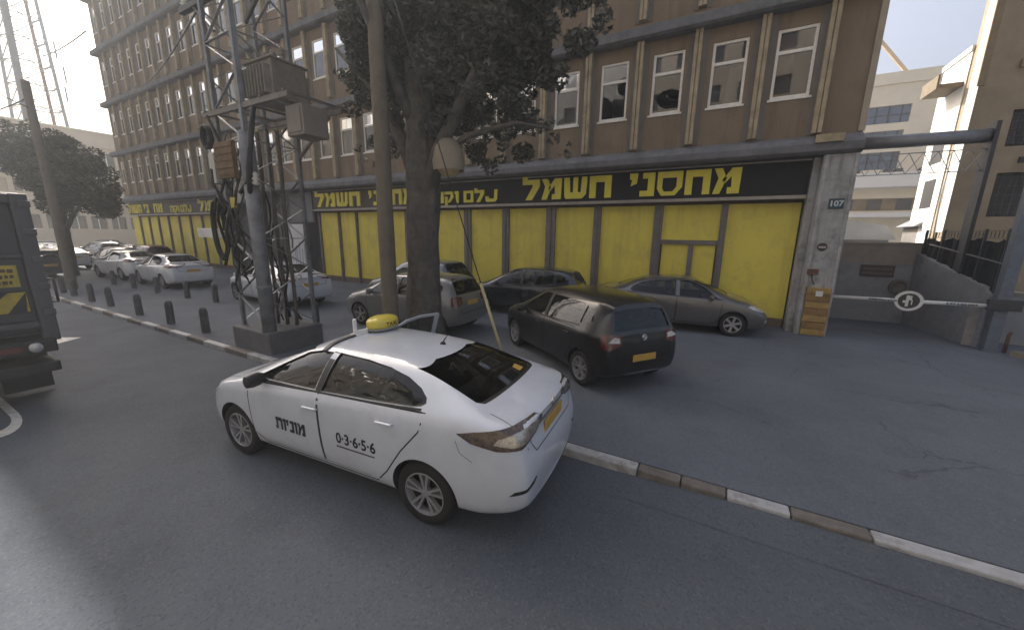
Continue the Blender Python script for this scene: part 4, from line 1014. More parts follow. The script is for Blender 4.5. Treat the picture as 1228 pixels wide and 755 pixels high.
clone(w1, 'white saloon behind another white saloon, second in the left row', (-26.528, 8.03, FC), R(183))
clone(w1, 'white saloon parked behind the lattice pylon', (-13.05, 7.95, FC), R(176))
REDP = paint('maroon_car_paint', (0.11, 0.018, 0.02), .8, .3)
clone(drk, 'dark hatchback just past the second white saloon', (-30.6, 8.6, FC), R(178), paint('charcoal_car_paint', (.03, .03, .034), .8, .3), DBLUE)
clone(w1, 'white saloon in sun left of the dark hatchback', (-36.2, 7.6, FC), R(184))
clone(w1, 'silver saloon in the sunny row near the far pole', (-36.8, 11.2, FC), R(181), SILV, TAXI_W)
clone(drk, 'maroon hatchback in the far sunny row', (-33.4, 11.0, FC), R(183), REDP, DBLUE)
clone(w1, 'white saloon at the far end of the sunny row', (-43.0, 8.2, FC), R(180))
clone(drk, 'pale grey hatchback at the far end beside the shop corner', (-43.5, 11.4, FC), R(186), SILV, DBLUE)
clone(drk, 'black hatchback on the road edge far left beside the truck', (-30.5, 5.55, FC), R(181), BLK, DBLUE)
clone(w1, 'white saloon farthest left across the sunny junction', (-50.5, 9.5, FC), R(176))
clone(drk, 'pale hatchback farthest down the sunny junction', (-52.5, 13.5, FC), R(150), VANP, DBLUE)

# ------------------------------------------------------------------ bollards
def bollard(x, y, label, first=None, h=.64, tilt=0):
    if first is None:
        b = MB(); b.lathe([(.094, -.05), (.090, .52), (.084, .58), (.066, .63), (.04, .65), (.0001, .655)], (0, 0, 0), 'z', 20)
        o = b.build('bollard', DCONC, smooth=50)
    else: o = first.copy(); COL.objects.link(o)
    o.location = (x, y, FC); o.rotation_euler = (R(tilt), R(-tilt*.7), random.random()*6)
    tag(o, label, 'bollard', 'dark concrete bollards along the kerb'); return o
BL = [(-11.33, 4.42, 'dark stub bollard nearest the lattice pylon on the kerb line'), (-13.2, 4.38, 'dark stub bollard second left from the lattice pylon on the kerb line'),
      (-15.32, 4.38, 'dark stub bollard third left from the lattice pylon on the kerb line'), (-17.9, 4.45, 'dark stub bollard fourth left from the lattice pylon on the kerb line'),
      (-19.6, 4.42, 'dark stub bollard fifth left from the lattice pylon on the kerb line'), (-21.8, 4.48, 'dark stub bollard sixth left from the lattice pylon on the kerb line'),
      (-23.2, 4.5, 'dark stub bollard at the foot of the far pole'), (-25.9, 4.6, 'dark stub bollard beyond the far pole at the truck edge'),
      (-15.95, 6.67, 'dark stub bollard on the forecourt between the white saloon and the lattice pylon'), (-17.85, 6.55, 'dark stub bollard before the boot of the near white saloon'),
      (-20.2, 6.45, 'dark stub bollard beside the rear wheel of the near white saloon'), (-9.7, 6.35, 'dark stub bollard right of the lattice pylon before the white saloon'),
      (-22.6, 6.45, 'dark stub bollard beside the front of the near white saloon'), (-24.9, 6.45, 'dark stub bollard beside the second white saloon')]
bo = None
for x, y, lb in BL:
    q = bollard(x, y, lb, bo, tilt=random.uniform(-2, 2)); bo = bo or q

# ------------------------------------------------------------------ poles and wires
def pole(name, x, y, r0, r1, h, label, lean=(0, 0)):
    b = MB(); n = 9
    b.rough([(lean[0]*k/n+random.uniform(-.015, .015), lean[1]*k/n, -.1+(h+.1)*k/n) for k in range(n+1)], [r0+(r1-r0)*k/n for k in range(n+1)], 24, amp=.008, per=5, seg=.15)
    o = b.build(name, WOODP, loc=(x, y, FC)); return tag(o, label, 'utility pole')
pole('utility_pole', -4.93, 4.62, .135, .105, 9.4, 'wooden utility pole standing close beside the tree trunk')
pole('utility_pole', -24.3, 5.0, .17, .12, 8.1, 'wooden utility pole at the far left before the leafy tree')
t = thing('guy_wire', (-2.66, 5.1, FC), 'guy wire with pale yellow guard between the silver and black hatchbacks', 'guy wire')
a = Vector((-2.68, 5.05, FC)); e = Vector((-4.93, 4.65, 7.0))
b = MB(); b.tube([(0, 0, 0), e-a], .009, 6); b.build('wire', CABLE, t, loc=None)
t.location = a
d = (e-a).normalized()
b = MB(); b.tube([d*.25, d*1.9], .024, 8); b.build('guard', mat('wire_guard', (.42, .36, .20), .6, var=.2, scale=6), t)
b = MB(); b.tube([d*.15, d*.62], [.05, .035], 8); b.build('anchor_clamp', mat('clamp_pale', (.40, .38, .30), .6, var=.2, scale=6), t)

# ------------------------------------------------------------------ lattice pylon with transformer
PX, PY = -8.75, 4.83
GEAR = mat('weathered_gear_steel', (.18, .168, .155), .7, metal=.2, var=.3, scale=5)
POST = mat('pylon_leg_paint', (.19, .205, .23), .65, metal=.15, var=.3, scale=5, dirt=(.10, .08, .065), dscale=3, damt=.6)
t = thing('lattice_pylon', (PX, PY, FC), 'steel lattice pylon carrying a transformer and cable coils on a concrete block', 'pylon')
b = MB(); b.box(-.72, .72, -.64, .58, -.05, .47); b.build('plinth', mat('plinth_concrete', (.12, .122, .13), .85, var=.25, scale=4, bump=.4, bscale=30, dirt=(.17, .15, .13), dscale=3), t, bevel=.03)
H = 8.6; cs = [(-.60, -.46), (.52, -.50), (.56, .48), (-.56, .48)]
for i, (x, y) in enumerate(cs):
    b = MB()
    if i == 1:
        b.tube([(x, y, -.05), (x, y, 4.4)], .135, 20); b.lathe([(.136, 1.40), (.15, 1.41), (.15, 1.45), (.136, 1.46)], (x, y, 0), 'z', 20)
        b.bar((x, y, 4.4), (x, y, H), .09)
    else:
        b.bar((x-.0, y, .47), (x, y, H), .085, .02); b.bar((x, y+.03, .47), (x, y+.03, H), .02, .085)
    b.build('mast_leg', POST, t)
b = MB()
for f in range(4):
    p, q = cs[f], cs[(f+1) % 4]; z = .55; k = 0
    while z < H-.7:
        A, B = (p, q) if k % 2 else (q, p)
        b.bar((A[0], A[1], z), (B[0], B[1], z+.62), .05, .012); z += .62; k += 1
        if k % 3 == 0: b.bar((p[0], p[1], z), (q[0], q[1], z), .05, .012)
b.build('lattice_bracing', GALV, t)
# transformer platform and gear
b = MB()
for y in (-.5, .55): b.bar((-.9, y, 4.86), (2.0, y, 4.86), .06, .09)
for x in (-.8, -.2, .5, 1.2, 1.9): b.bar((x, -.55, 4.92), (x, .6, 4.92), .05, .04)
b.bar((.6, .5, 4.1), (1.6, .55, 4.8), .05)
b.build('platform', GEAR, t)
b = MB(); b.box(.42, 1.25, -.30, .36, 4.98, 5.62)
for k in range(8): b.box(.46+k*.10, .485+k*.10, -.42, -.301, 5.03, 5.52); b.box(.46+k*.10, .485+k*.10, .361, .46, 5.03, 5.52)
b.box(.38, 1.29, -.34, .40, 5.622, 5.66)
for k in range(3): b.lathe([(.04, 5.66), (.07, 5.71), (.04, 5.74), (.07, 5.79), (.04, 5.82), (.06, 5.87), (.02, 5.93)], (.56+k*.28, 0, 0), 'z', 12)
b.build('transformer', mat('transformer_grey', (.20, .182, .16), .7, var=.3, scale=4, dirt=(.16, .13, .10), dscale=3), t, bevel=.01)
b = MB(); b.box(1.45, 1.95, -.25, .25, 4.28, 4.80); b.box(1.5, 1.9, -.27, -.251, 4.33, 4.74); b.build('grey_box', mat('pylon_box_grey', (.23, .205, .185), .8, var=.2, scale=3), t, bevel=.01)
b = MB(); b.box(-.88, -.66, -.56, -.30, 3.52, 4.12); b.build('meter_cabinet', mat('cabinet_white', (.44, .45, .42), .6, var=.15, scale=4, dirt=(.2, .18, .15), dscale=4), t, bevel=.01)
b = MB(); b.box(-.05, .56, -.80, -.72, 3.55, 4.20)
for k in range(5): b.box(-.07, .58, -.815, -.801, 3.60+k*.125, 3.65+k*.125)
b.build('slat_board', mat('brown_slats', (.14, .09, .045), .85, var=.3, scale=8), t)
b = MB(); b.box(.1, .28, -.72, -.70, 3.0, 3.2); b.build('warning_plate', mat('warning_yellow', (.42, .34, .05), .6), t)
for z_ in (7.0, 7.9):
    b = MB(); b.bar((-1.7, -.3, z_), (2.2, -.3, z_), .10, .10); b.bar((-1.2, -.3, z_), (-.5, -.3, z_-.6), .05); b.bar((1.7, -.3, z_), (.6, -.3, z_-.7), .05); b.build('cross_arm', DSTEEL, t)
for x, z_ in [(-1.5, 7.05), (-.9, 7.05), (1.2, 7.05), (2.0, 7.05), (.35, 3.38), (.72, 3.42)]:
    b = MB(); b.lathe([(.03, 0), (.075, .04), (.04, .08), (.075, .12), (.04, .16), (.065, .2), (.02, .25)], (x, -.52 if z_ < 5 else -.3, z_), 'z', 14); b.build('insulator', mat('white_porcelain', (.55, .54, .50), .25), t)
def coil(c, rx, rz, turns, rad, ph=0):
    pts = []; n = 22*turns
    for k in range(n+1):
        a = 2*math.pi*k/22+ph; pts.append((c[0]+rx*math.cos(a)*(1+.05*math.sin(a*.37)), c[1]-.04+.08*k/n, c[2]+rz*math.sin(a)*(1+.06*math.sin(k*.21))))
    b = MB(); b.tube(pts, rad, 6); b.build('cable_coil', CABLE, t)
coil((-.66, -.62, 4.40), .15, .20, 5, .024); coil((-.62, -.64, 2.55), .24, .58, 4, .022); coil((-.42, -.66, 3.05), .12, .17, 4, .022)
for k in range(9):
    x0 = random.uniform(-.6, .5); x1 = random.uniform(-.6, .6); z0, z1 = random.uniform(3.2, 5.0), random.uniform(1.2, 2.8)
    pts = [(x0+(x1-x0)*q/10+.16*math.sin(q*.6+k), -.62+.10*math.sin(q+k*2), z0+(z1-z0)*q/10-.25*math.sin(math.pi*q/10)) for q in range(11)]
    b = MB(); b.tube(pts, random.choice((.014, .02, .028)), 6); b.build('loose_cable', CABLE, t)
for k in range(4):
    x0 = -.2+.25*k; pts = [(x0+.03*math.sin(q), -.1+.06*k, .5+.45*q) for q in range(10)]
    b = MB(); b.tube(pts, .04, 8); b.build('conduit', mat('conduit_grey', (.10, .085, .07), .7, var=.3), t)
for x, z_, s in [(.0, 2.55, .16), (.22, 1.75, .13), (.30, 1.15, .17), (-.1, 2.05, .12)]:
    b = MB(); b.lathe([(.0001, -s*.5), (s*.45, -s*.4), (s*.5, 0), (s*.4, s*.45), (.0001, s*.5)], (x, -.3, z_), 'z', 14); b.build('cable_joint', GALV, t)
b = MB(); b.tube([(.60, -.55, 3.9), (.62, -.6, 3.3), (.8, -.62, 3.9), (1.05, -.6, 4.7)], .045, 8); b.tube([(.3, -.6, 3.3), (.62, -.6, 3.5), (.95, -.62, 4.4), (1.1, -.6, 4.75)], .04, 8); b.build('feed_cable', CABLE, t)
for k in range(10):
    x0 = random.uniform(-.45, .5); y0 = random.uniform(-.35, .35); z0 = random.uniform(.5, 3.2); s_ = random.uniform(.5, 1.6)
    b = MB(); b.tube([(x0+.04*math.sin(q*1.3+k), y0+.04*math.cos(q+k), z0+s_*q/6) for q in range(7)], random.choice((.012, .02, .03)), 6); b.build('riser_cable', random.choice((CABLE, CABLE, GALV)), t)
for k in range(5):
    x0 = random.uniform(-.35, .45); z0 = random.uniform(1.0, 3.4); w_ = random.uniform(.07, .14)
    b = MB(); b.box(x0-w_, x0+w_, -.42, -.28, z0, z0+w_*random.uniform(1.5, 3)); b.build('junction_box', random.choice((WHITEP, GALV, GEAR)), t, bevel=.008)
t2 = thing('street_name_sign', (-9.45, 4.25, 2.50), 'blank white street name plate fixed to the left side of the lattice pylon', 'sign')
b = MB(); b.box(-1.05, -.02, -.015, .015, 0, .20); b.build('plate', WHITEP, t2, bevel=.006)
b = MB(); b.bar((-.15, .02, .1), (.15, .05, .1), .04); b.build('bracket', DSTEEL, t2)

# ------------------------------------------------------------------ trees
def leaf_mesh(name, clumps, m, parent, size, seed, org):
    rnd = random.Random(seed); vs = []; fs = []
    o = Vector(org)
    for (cx, cy, cz, rx, ry, rz, n) in clumps:
        for i in range(n):
            while True:
                a = Vector((rnd.uniform(-1, 1), rnd.uniform(-1, 1), rnd.uniform(-1, 1)))
                if a.length <= 1: break
            a = a.normalized()*(a.length**.55) if a.length > 0 else a
            c = Vector((cx+a.x*rx, cy+a.y*ry, cz+a.z*rz))-o
            u = Vector((rnd.gauss(0, 1), rnd.gauss(0, 1), rnd.gauss(0, .7))).normalized(); t_ = Vector((rnd.gauss(0, 1), rnd.gauss(0, 1), rnd.gauss(0, 1)))
            v = u.cross(t_).normalized(); nn = u.cross(v); s = size*rnd.uniform(.6, 1.3)
            i0 = len(vs)
            vs += [c-u*s, c+v*s*.42+nn*s*.12, c+u*s, c-v*s*.42+nn*s*.12]
            fs += [(i0, i0+1, i0+2), (i0, i0+2, i0+3)]
    me = bpy.data.meshes.new(name); me.from_pydata(vs, [], fs); me.materials.append(m)
    ob = bpy.data.objects.new(name, me); COL.objects.link(ob); ob.parent = parent; return ob
def clump_tree(name, base, label, trunk_pts, trunk_r, limbs, blobs, m, size, seed, dens):
    t = thing(name, base, label, 'tree')
    b = MB(); b.rough(trunk_pts, trunk_r, 44, amp=.035, per=8); b.build('trunk', BARK, t)
    b = MB()
    for pts, r0 in limbs: b.tube(pts, [r0*(1-.8*k/(len(pts)-1)) for k in range(len(pts))], 9)
    b.build('limb', BARK, t)
    rnd = random.Random(seed); cl = []
    for (cx, cy, cz, rx, ry, rz) in blobs:
        vol = rx*ry*rz; n = max(4, int(vol*11))
        for k in range(n):
            a = Vector((rnd.gauss(0, 1), rnd.gauss(0, 1), rnd.gauss(0, 1))).normalized()*rnd.uniform(.3, 1.08)
            r_ = rnd.uniform(.20, .46)*min(1.1, (vol**(1/3)))
            cl.append((base[0]+cx+a.x*rx, base[1]+cy+a.y*ry, base[2]+cz+a.z*rz, r_*1.1, r_*1.1, r_*.8, int(dens*r_**3*4.2)))
    leaf_mesh('crown', cl, m, t, size, seed, base); return t
tb = (-4.72, 5.28, FC)
clump_tree('ficus_tree', tb, 'dark dense street tree with thick trunk in front of the shop signs',
    [(.06, .02, -.1), (.02, 0, .25), (-.03, 0, 1.2), (.0, 0, 2.4), (.03, .02, 3.3), (.0, .05, 4.2), (-.1, .1, 5.4)], [.50, .36, .295, .28, .285, .25, .2],
    [([(.02, .02, 3.0), (.45, -.05, 3.9), (1.1, .0, 4.9), (1.7, .1, 6.0)], .17), ([(0, .03, 3.2), (-.5, .1, 4.2), (-1.3, .2, 5.2), (-2.2, .2, 6.0)], .16), ([(0, .05, 3.9), (.2, .6, 5.0), (.4, 1.2, 6.3)], .13), ([(-.05, .05, 4.2), (-.2, -.5, 5.2), (-.3, -1.1, 6.2)], .12), ([(.4, -.05, 3.8), (1.0, .05, 4.1), (1.8, .1, 4.2), (2.4, .12, 4.05)], .07)],
    [(0.3, 0.65, 6.7, 1.9, 1.4, 1.4), (0.3, 0.55, 5.4, 1.5, 1.1, 0.9), (-0.9, 0.65, 5.9, 1.0, 1.0, 1.2), (1.5, 0.65, 5.8, 0.95, 1.0, 1.1), (-0.8, 0.65, 4.7, 0.7, 0.7, 0.5), (0.7, 0.6, 4.6, 0.9, 0.7, 0.55), (1.6, 0.6, 4.6, 0.65, 0.6, 0.45), (2.3, 0.6, 4.05, 0.3, 0.24, 0.32), (1.05, 0.7, 3.84, 0.6, 0.4, 0.3), (1.5, 0.65, 4.28, 0.5, 0.4, 0.4), (0.95, 0.65, 4.12, 0.5, 0.4, 0.32), (1.95, 0.6, 4.42, 0.35, 0.3, 0.3), (-1.6, 0.65, 4.65, 0.6, 0.5, 0.5), (-2.1, 0.65, 5.3, 0.6, 0.5, 0.6), (-1.2, 0.65, 4.25, 0.45, 0.4, 0.33), (-1.9, 0.65, 4.2, 0.3, 0.3, 0.25), (0.5, 0.85, 4.05, 0.4, 0.4, 0.3), (-0.45, 0.85, 4.3, 0.4, 0.4, 0.35), (2.5, 0.55, 5.5, 0.32, 0.35, 0.35), (1.95, 0.65, 5.0, 0.5, 0.5, 0.4), (0.2, 0.75, 8.2, 1.8, 1.5, 1.1), (0.3, -0.25, 5.2, 1.0, 0.4, 0.7), (1.3, -0.05, 5.2, 0.7, 0.4, 0.6), (-0.6, -0.05, 5.4, 0.6, 0.4, 0.6), (2.45, 0.45, 5.95, 0.6, 0.6, 0.7), (2.35, 0.45, 5.2, 0.5, 0.5, 0.5), (2.95, 0.45, 5.8, 0.4, 0.4, 0.4), (1.55, 0.4, 4.85, 0.6, 0.5, 0.4), (0.55, -0.25, 4.5, 0.5, 0.3, 0.35), (1.05, -0.1, 4.65, 0.5, 0.35, 0.4), (-0.55, 0.3, 4.55, 0.5, 0.3, 0.4), (0.25, -0.25, 4.9, 0.5, 0.3, 0.35), (-1.4, .55, 6.4, 1.1, .8, 1.0), (-1.5, .55, 5.4, .8, .7, .6), (-.35, -.05, 5.05, .55, .35, .4), (.2, -.05, 5.5, .8, .4, .6), (.9, .0, 5.3, .6, .4, .5), (-.7, .3, 5.2, .6, .4, .5), (1.4, .1, 5.4, .5, .4, .5)],
    LEAF, .058, 3, 4300)
ltb = (-31.5, 6.6, FC)
clump_tree('leafy_tree', ltb, 'broad leafy street tree behind the truck at the far left',
    [(0, 0, -.1), (.1, 0, 1.2), (0, .05, 2.4), (.2, .1, 3.6), (.1, .1, 5.0)], [.26, .22, .2, .17, .12],
    [([(0, .05, 2.3), (2.2, .0, 3.2), (4.8, -.2, 3.7), (7.6, -.3, 3.8)], .13), ([(.1, .1, 3.0), (-1.5, .2, 4.2), (-3.2, .2, 5.0)], .12), ([(.1, .1, 3.5), (.5, -.6, 5.0), (1.2, -1.0, 6.2)], .1)],
    [(-1.5, .1, 6.4, 2.6, 1.8, 1.5), (1.2, .1, 5.7, 2.2, 1.6, 1.2), (3.6, -.1, 4.9, 2.0, 1.4, 1.0), (5.8, -.2, 4.3, 1.5, 1.1, .75), (7.6, -.3, 3.7, 1.2, .9, .7), (8.5, -.3, 3.3, .6, .6, .5), (6.6, -.3, 3.1, 1.0, .8, .4), (0, .1, 4.4, 2.2, 1.6, 1.2), (3.4, 0, 3.8, 1.5, 1.2, .6), (-3.5, .2, 6.9, 2.0, 1.5, 1.3)],
    LEAF2, .085, 5, 800)
# lamp hanging in the tree
t = thing('street_lamp', (-4.05, 5.2, 3.66), 'pale hooded lamp hanging beside the tree trunk under the leaves', 'lamp')
b = MB(); b.lathe([(.02, .50), (.12, .48), (.22, .36), (.26, .16), (.25, .0), (.235, .0), (.24, .15), (.2, .33), (.10, .44), (.01, .46)], (0, 0, 0), 'z', 28); b.build('hood', mat('lamp_hood', (.21, .18, .13), .5, var=.2), t, smooth=40)
b = MB(); b.lathe([(.0001, -.10), (.10, -.08), (.19, .02), (.21, .16), (.17, .30)], (0, 0, 0), 'z', 24); b.build('bowl', mat('lamp_bowl', (.36, .28, .14), .35, var=.35, scale=6), t, smooth=60)
b = MB(); b.tube([(0, 0, .48), (-.1, .03, .62), (-.36, .08, .55)], .022, 8); b.build('arm', DSTEEL, t)

# ------------------------------------------------------------------ the dark truck on the left
t = thing('truck', (-9.0, 0.3, 0), 'rear of a dark grey lorry with yellow hazard boards on the road', 'truck')
TG = mat('truck_grey', (0.050, 0.053, 0.060), .55, metal=.1, var=.2, scale=2.5, dirt=(.09, .08, .07), dscale=2, damt=.5)
TD = mat('truck_dark', (0.020, 0.020, 0.022), .7, var=.3, scale=4, dirt=(.06, .05, .045), dscale=3)
b = MB(); b.box(-6.4, -.16, -1.22, 1.30, 1.05, 3.16); b.build('cargo_body', TG, t, bevel=.05)
b = MB()
for y in (-1.20, 1.14): b.box(-.155, .02, y, y+.17, .95, 3.14)
b.box(-.155, .0, -1.03, 1.135, 3.0, 3.13); b.box(-.155, .03, -1.03, 1.135, 1.18, 1.27); b.box(-.155, -.05, -1.03, 1.135, 2.22, 2.28)
for z_ in (1.35, 1.75, 2.15, 2.55, 2.95): b.box(-.06, .05, 1.20, 1.32, z_, z_+.10)
b.build('tailgate_frame', mat('truck_frame', (.062, .064, .075), .5, var=.2, scale=4), t, bevel=.015)
b = MB(); b.box(-.155, -.09, -1.03, 1.135, 1.28, 2.215); b.box(-.155, -.08, -1.03, 1.135, 2.285, 2.995)
for k in range(5): b.box(-.079, -.062, -.9+k*.42, -.86+k*.42, 2.3, 2.98)
b.build('tailgate', TG, t, bevel=.01)
HZY = mat('hazard_yellow', (.40, .31, .035), .5, var=.25, scale=8, dirt=(.12, .08, .03), dscale=7, damt=.6)
b = MB(); b.box(-.088, -.075, .45, 1.06, 1.80, 2.12); b.build('notice_board', HZY, t)
for r_ in range(3):
    b = MB(); x = .50
    while x < .98:
        wd = random.uniform(.025, .06); z0 = 1.84+r_*.085
        b.box(-.0745, -.0725, x, x+wd, z0+random.uniform(0, .012), z0+.055); x += wd+random.uniform(.012, .02)
    b.build('notice_lettering', mat('notice_ink', (.07, .045, .015), .6), t)
b = MB(); b.box(-.088, -.075, .30, 1.10, 1.40, 1.74); b.build('hazard_board', TD, t)
b = MB()
for k in range(3):
    y0 = .24+k*.42; pts = [(max(.31, min(1.09, y)), z_) for y, z_ in ((y0-.02, 1.42), (y0+.22, 1.42), (y0+.50, 1.72), (y0+.26, 1.72))]
    if pts[0][0] < pts[1][0]-.01 or pts[2][0] > pts[3][0]+.01: b.prism(pts, lambda u, v: (-.0745, u, v), lambda u, v: (-.072, u, v))
b.build('hazard_stripe', HZY, t)
b = MB(); b.box(-.5, .12, -1.15, 1.24, .80, 1.00); b.box(-.35, .16, -1.1, 1.22, .50, .66); b.box(-.2, .0, -.6, .6, .66, .80)
b.build('rear_bumper', TD, t, bevel=.02)
b = MB(); b.box(-6.2, -.4, -.5, .5, .7, 1.04); b.box(-1.0, -.30, -.85, .85, .42, .70); b.build('chassis', TD, t)
for y in (-.75, .62): make_wheel(t, -1.25, y, .46, 8, 1 if y > 0 else -1, RIMD, .28, double=False)
for y in (-.75, .62): make_wheel(t, -5.6, y, .46, 8, 1 if y > 0 else -1, RIMD, .28, double=False)
for y0 in (.72, -1.22):
    b = MB(); b.box(-.72, -.69, y0, y0+.52, .06, .80); b.build('mud_flap', TRIMB, t)
b = MB(); b.lathe([(.075, 0), (.07, .03), (.0001, .045)], (.121, 1.02, .90), 'x', 18); b.build('rear_light', LENSC, t)
b = MB(); b.box(.121, .14, .60, .90, .86, .95); b.build('tail_light', LENSR, t)
b = MB(); b.box(-8.3, -6.5, -1.15, 1.2, .55, 2.9); b.build('cab', TG, t, bevel=.12)
b = MB(); b.tube([(-.02, 1.30, 1.9), (.06, 1.36, 1.9), (.06, 1.36, 1.55), (-.02, 1.30, 1.55)], .018, 6); b.build('handle', TRIMB, t)

# ------------------------------------------------------------------ driveway on the right: gate, barrier, walls
t = thing('gate_beam', (2.72, 14.5, FC), 'grey steel beam with wire truss spanning the driveway on a thin post', 'gate')
b = MB(); b.tube([(-.02, 0, 5.16), (2.84, 0, 5.12)], .165, 18); b.build('beam', GALV, t)
b = MB(); b.box(2.80, 2.88, -.2, .2, -.1, 5.42); b.build('post', DSTEEL, t)
b = MB(); b.bar((0, 0, 4.30), (2.8, 0, 4.30), .02); b.bar((0, 0, 4.82), (2.8, 0, 4.82), .025)
k = 0; x = 0
while x < 2.75: b.bar((x, 0, 4.30), (x+.28, 0, 4.82), .014); b.bar((x, .01, 4.82), (x+.28, .01, 4.30), .014); x += .28
b.build('truss', GALV, t)
t = thing('barrier', (5.86, 13.08, FC), 'white driveway barrier arm with an oval disc hung at its middle', 'barrier')
b = MB(); b.box(-.11, .11, -.11, .11, -.05, 4.6); b.box(-.15, .15, -.15, .15, -.05, .03); b.build('post', STEELB, t, bevel=.012)
b = MB(); b.tube([(-3.14, -.0, 1.03), (.12, -.17, 1.09)], .045, 12); b.build('arm', WHITEP, t)
b = MB()
for x0 in (-2.35, -.95):
    for k in range(9): b.box(x0+k*.06, x0+k*.06+random.uniform(.02, .045), -.185-.052*((x0+3.14)/3.26)+.0, -.0475-.17*((x0+.5+3.14)/3.26)-.0, 1.04+.06*((x0+3.14)/3.26)-.012, 1.04+.06*((x0+3.14)/3.26)+.022)
b.build('arm_lettering', mat('faded_ink', (.14, .14, .15), .7), t)
def oval(b, rx, rz, rin, y0, y1, c=(-1.6, 1.07), n=36):
    for k in range(n):
        a0, a1 = 2*math.pi*k/n, 2*math.pi*(k+1)/n
        q = [(math.cos(a0), math.sin(a0)), (math.cos(a1), math.sin(a1))]
        P_ = lambda s, i, y: (c[0]+rx*s*q[i][0], y, c[1]+rz*s*q[i][1])
        b.face([P_(rin, 0, y0), P_(1, 0, y0), P_(1, 1, y0), P_(rin, 1, y0)]); b.face([P_(1, 0, y0), P_(1, 0, y1), P_(1, 1, y1), P_(1, 1, y0)])
        b.face([P_(rin, 0, y1), P_(rin, 1, y1), P_(1, 1, y1), P_(1, 0, y1)]); b.face([P_(rin, 0, y0), P_(rin, 1, y0), P_(rin, 1, y1), P_(rin, 0, y1)])
b = MB(); oval(b, .27, .25, .76, -.165, -.14); b.build('disc_rim', WHITEP, t)
b = MB(); oval(b, .205, .19, .01, -.155, -.145); dsk = b.build('disc', mat('disc_dark', (.045, .038, .036), .6, var=.2), t)
b = MB(); b.box(-1.655, -1.60, -.166, -.157, .93, 1.21); b.box(-1.598, -1.55, -.166, -.157, 1.09, 1.20); b.box(-1.55, -1.53, -.166, -.157, .98, 1.10); b.box(-1.71, -1.657, -.166, -.157, 1.02, 1.08); b.build('disc_symbol', WHITEP, t)
b = MB(); b.box(-.28, .26, -.23, -.115, 1.0, 1.25); b.build('hinge_box', DSTEEL, t, bevel=.01)
# back wall
t = thing('yard_wall', (3.9, 15.9, FC), 'grey painted wall with tan top course behind the barrier', 'wall')
b = MB(); b.box(-1.2, 1.62, 0, .25, -.1, 1.82); b.build('lower_wall', WALLG, t)
b = MB(); b.box(-1.2, 1.60, .012, .25, 1.822, 2.42); b.box(-1.2, 1.62, -.02, .27, 2.422, 2.48); b.build('upper_wall', WALLB, t)
t = thing('wall_sign', (4.36, 15.89, 1.52), 'dark brown sign plate on the grey yard wall', 'sign')
b = MB(); b.box(-.40, .40, -.03, 0, 0, .36); b.build('plate', mat('sign_brown', (.075, .055, .048), .6, var=.25, scale=8), t)
for z_ in (.07, .21):
    b = MB(); x = -.34
    while x < .32:
        wd = random.uniform(.03, .07); b.box(x, x+wd, -.034, -.0305, z_, z_+.07); x += wd+.02
    b.build('lettering', mat('sign_faded_ink', (.16, .13, .11), .7), t)
t = thing('wall_pipe', (4.93, 15.88, 1.24), 'round pipe mouth with pale rim at the corner of the yard wall', 'pipe')
b = MB(); b.lathe([(.24, -.005), (.24, -.07), (.17, -.09), (.16, -.07), (.155, -.02)], (0, 0, 0), 'y', 26); b.build('rim', mat('pipe_rim', (.16, .145, .13), .8, var=.3), t, smooth=40)
b = MB(); b.lathe([(.16, -.012), (.0001, -.012)], (0, 0, 0), 'y', 26); b.build('mouth', CABLE, t)
# slanting side wall with netting fence
t = thing('ramp_wall', (5.45, 14.5, FC), 'grey side wall with sloping top along the driveway', 'wall')
A, B = Vector((5.16, 15.86)), Vector((5.73, 13.22)); n_ = Vector((B.y-A.y, -(B.x-A.x))).normalized()*-.24
prof = [(0, 0), (1, 0)]
b = MB((5.45, 14.5, FC)); N = 10
rows = []
for k in range(N+1):
    s = k/N; p = A.lerp(B, s); ht = 2.18-.78*s-(.12 if s > .92 else 0)
    rows.append((p, ht))
for (p, h0), (q, h1) in zip(rows, rows[1:]):
    b.face([(p.x, p.y, 0), (q.x, q.y, 0), (q.x, q.y, FC+h1), (p.x, p.y, FC+h0)])
    b.face([(p.x, p.y, FC+h0), (q.x, q.y, FC+h1), (q.x+n_.x, q.y+n_.y, FC+h1), (p.x+n_.x, p.y+n_.y, FC+h0)])
    b.face([(p.x+n_.x, p.y+n_.y, 0), (q.x+n_.x, q.y+n_.y, 0), (q.x+n_.x, q.y+n_.y, FC+h1), (p.x+n_.x, p.y+n_.y, FC+h0)])
q, h1 = rows[-1]; b.face([(q.x, q.y, 0), (q.x+n_.x, q.y+n_.y, 0), (q.x+n_.x, q.y+n_.y, FC+h1), (q.x, q.y, FC+h1)])
b.build('wall', WALLG, t)
b = MB((5.45, 14.5, FC)); q0 = A.lerp(B, .93); b.bar((q0.x-.02, q0.y-.02, FC+.02), (q0.x-.02, q0.y-.02, FC+1.15), .30, .06); b.build('end_patch', mat('pale_render', (.27, .26, .25), .9, var=.3, scale=5), t)
t = thing('net_fence', (5.7, 14.5, FC+1.5), 'dark netting fence on posts above the sloping side wall', 'fence')
b = MB((5.7, 14.5, FC+1.5))
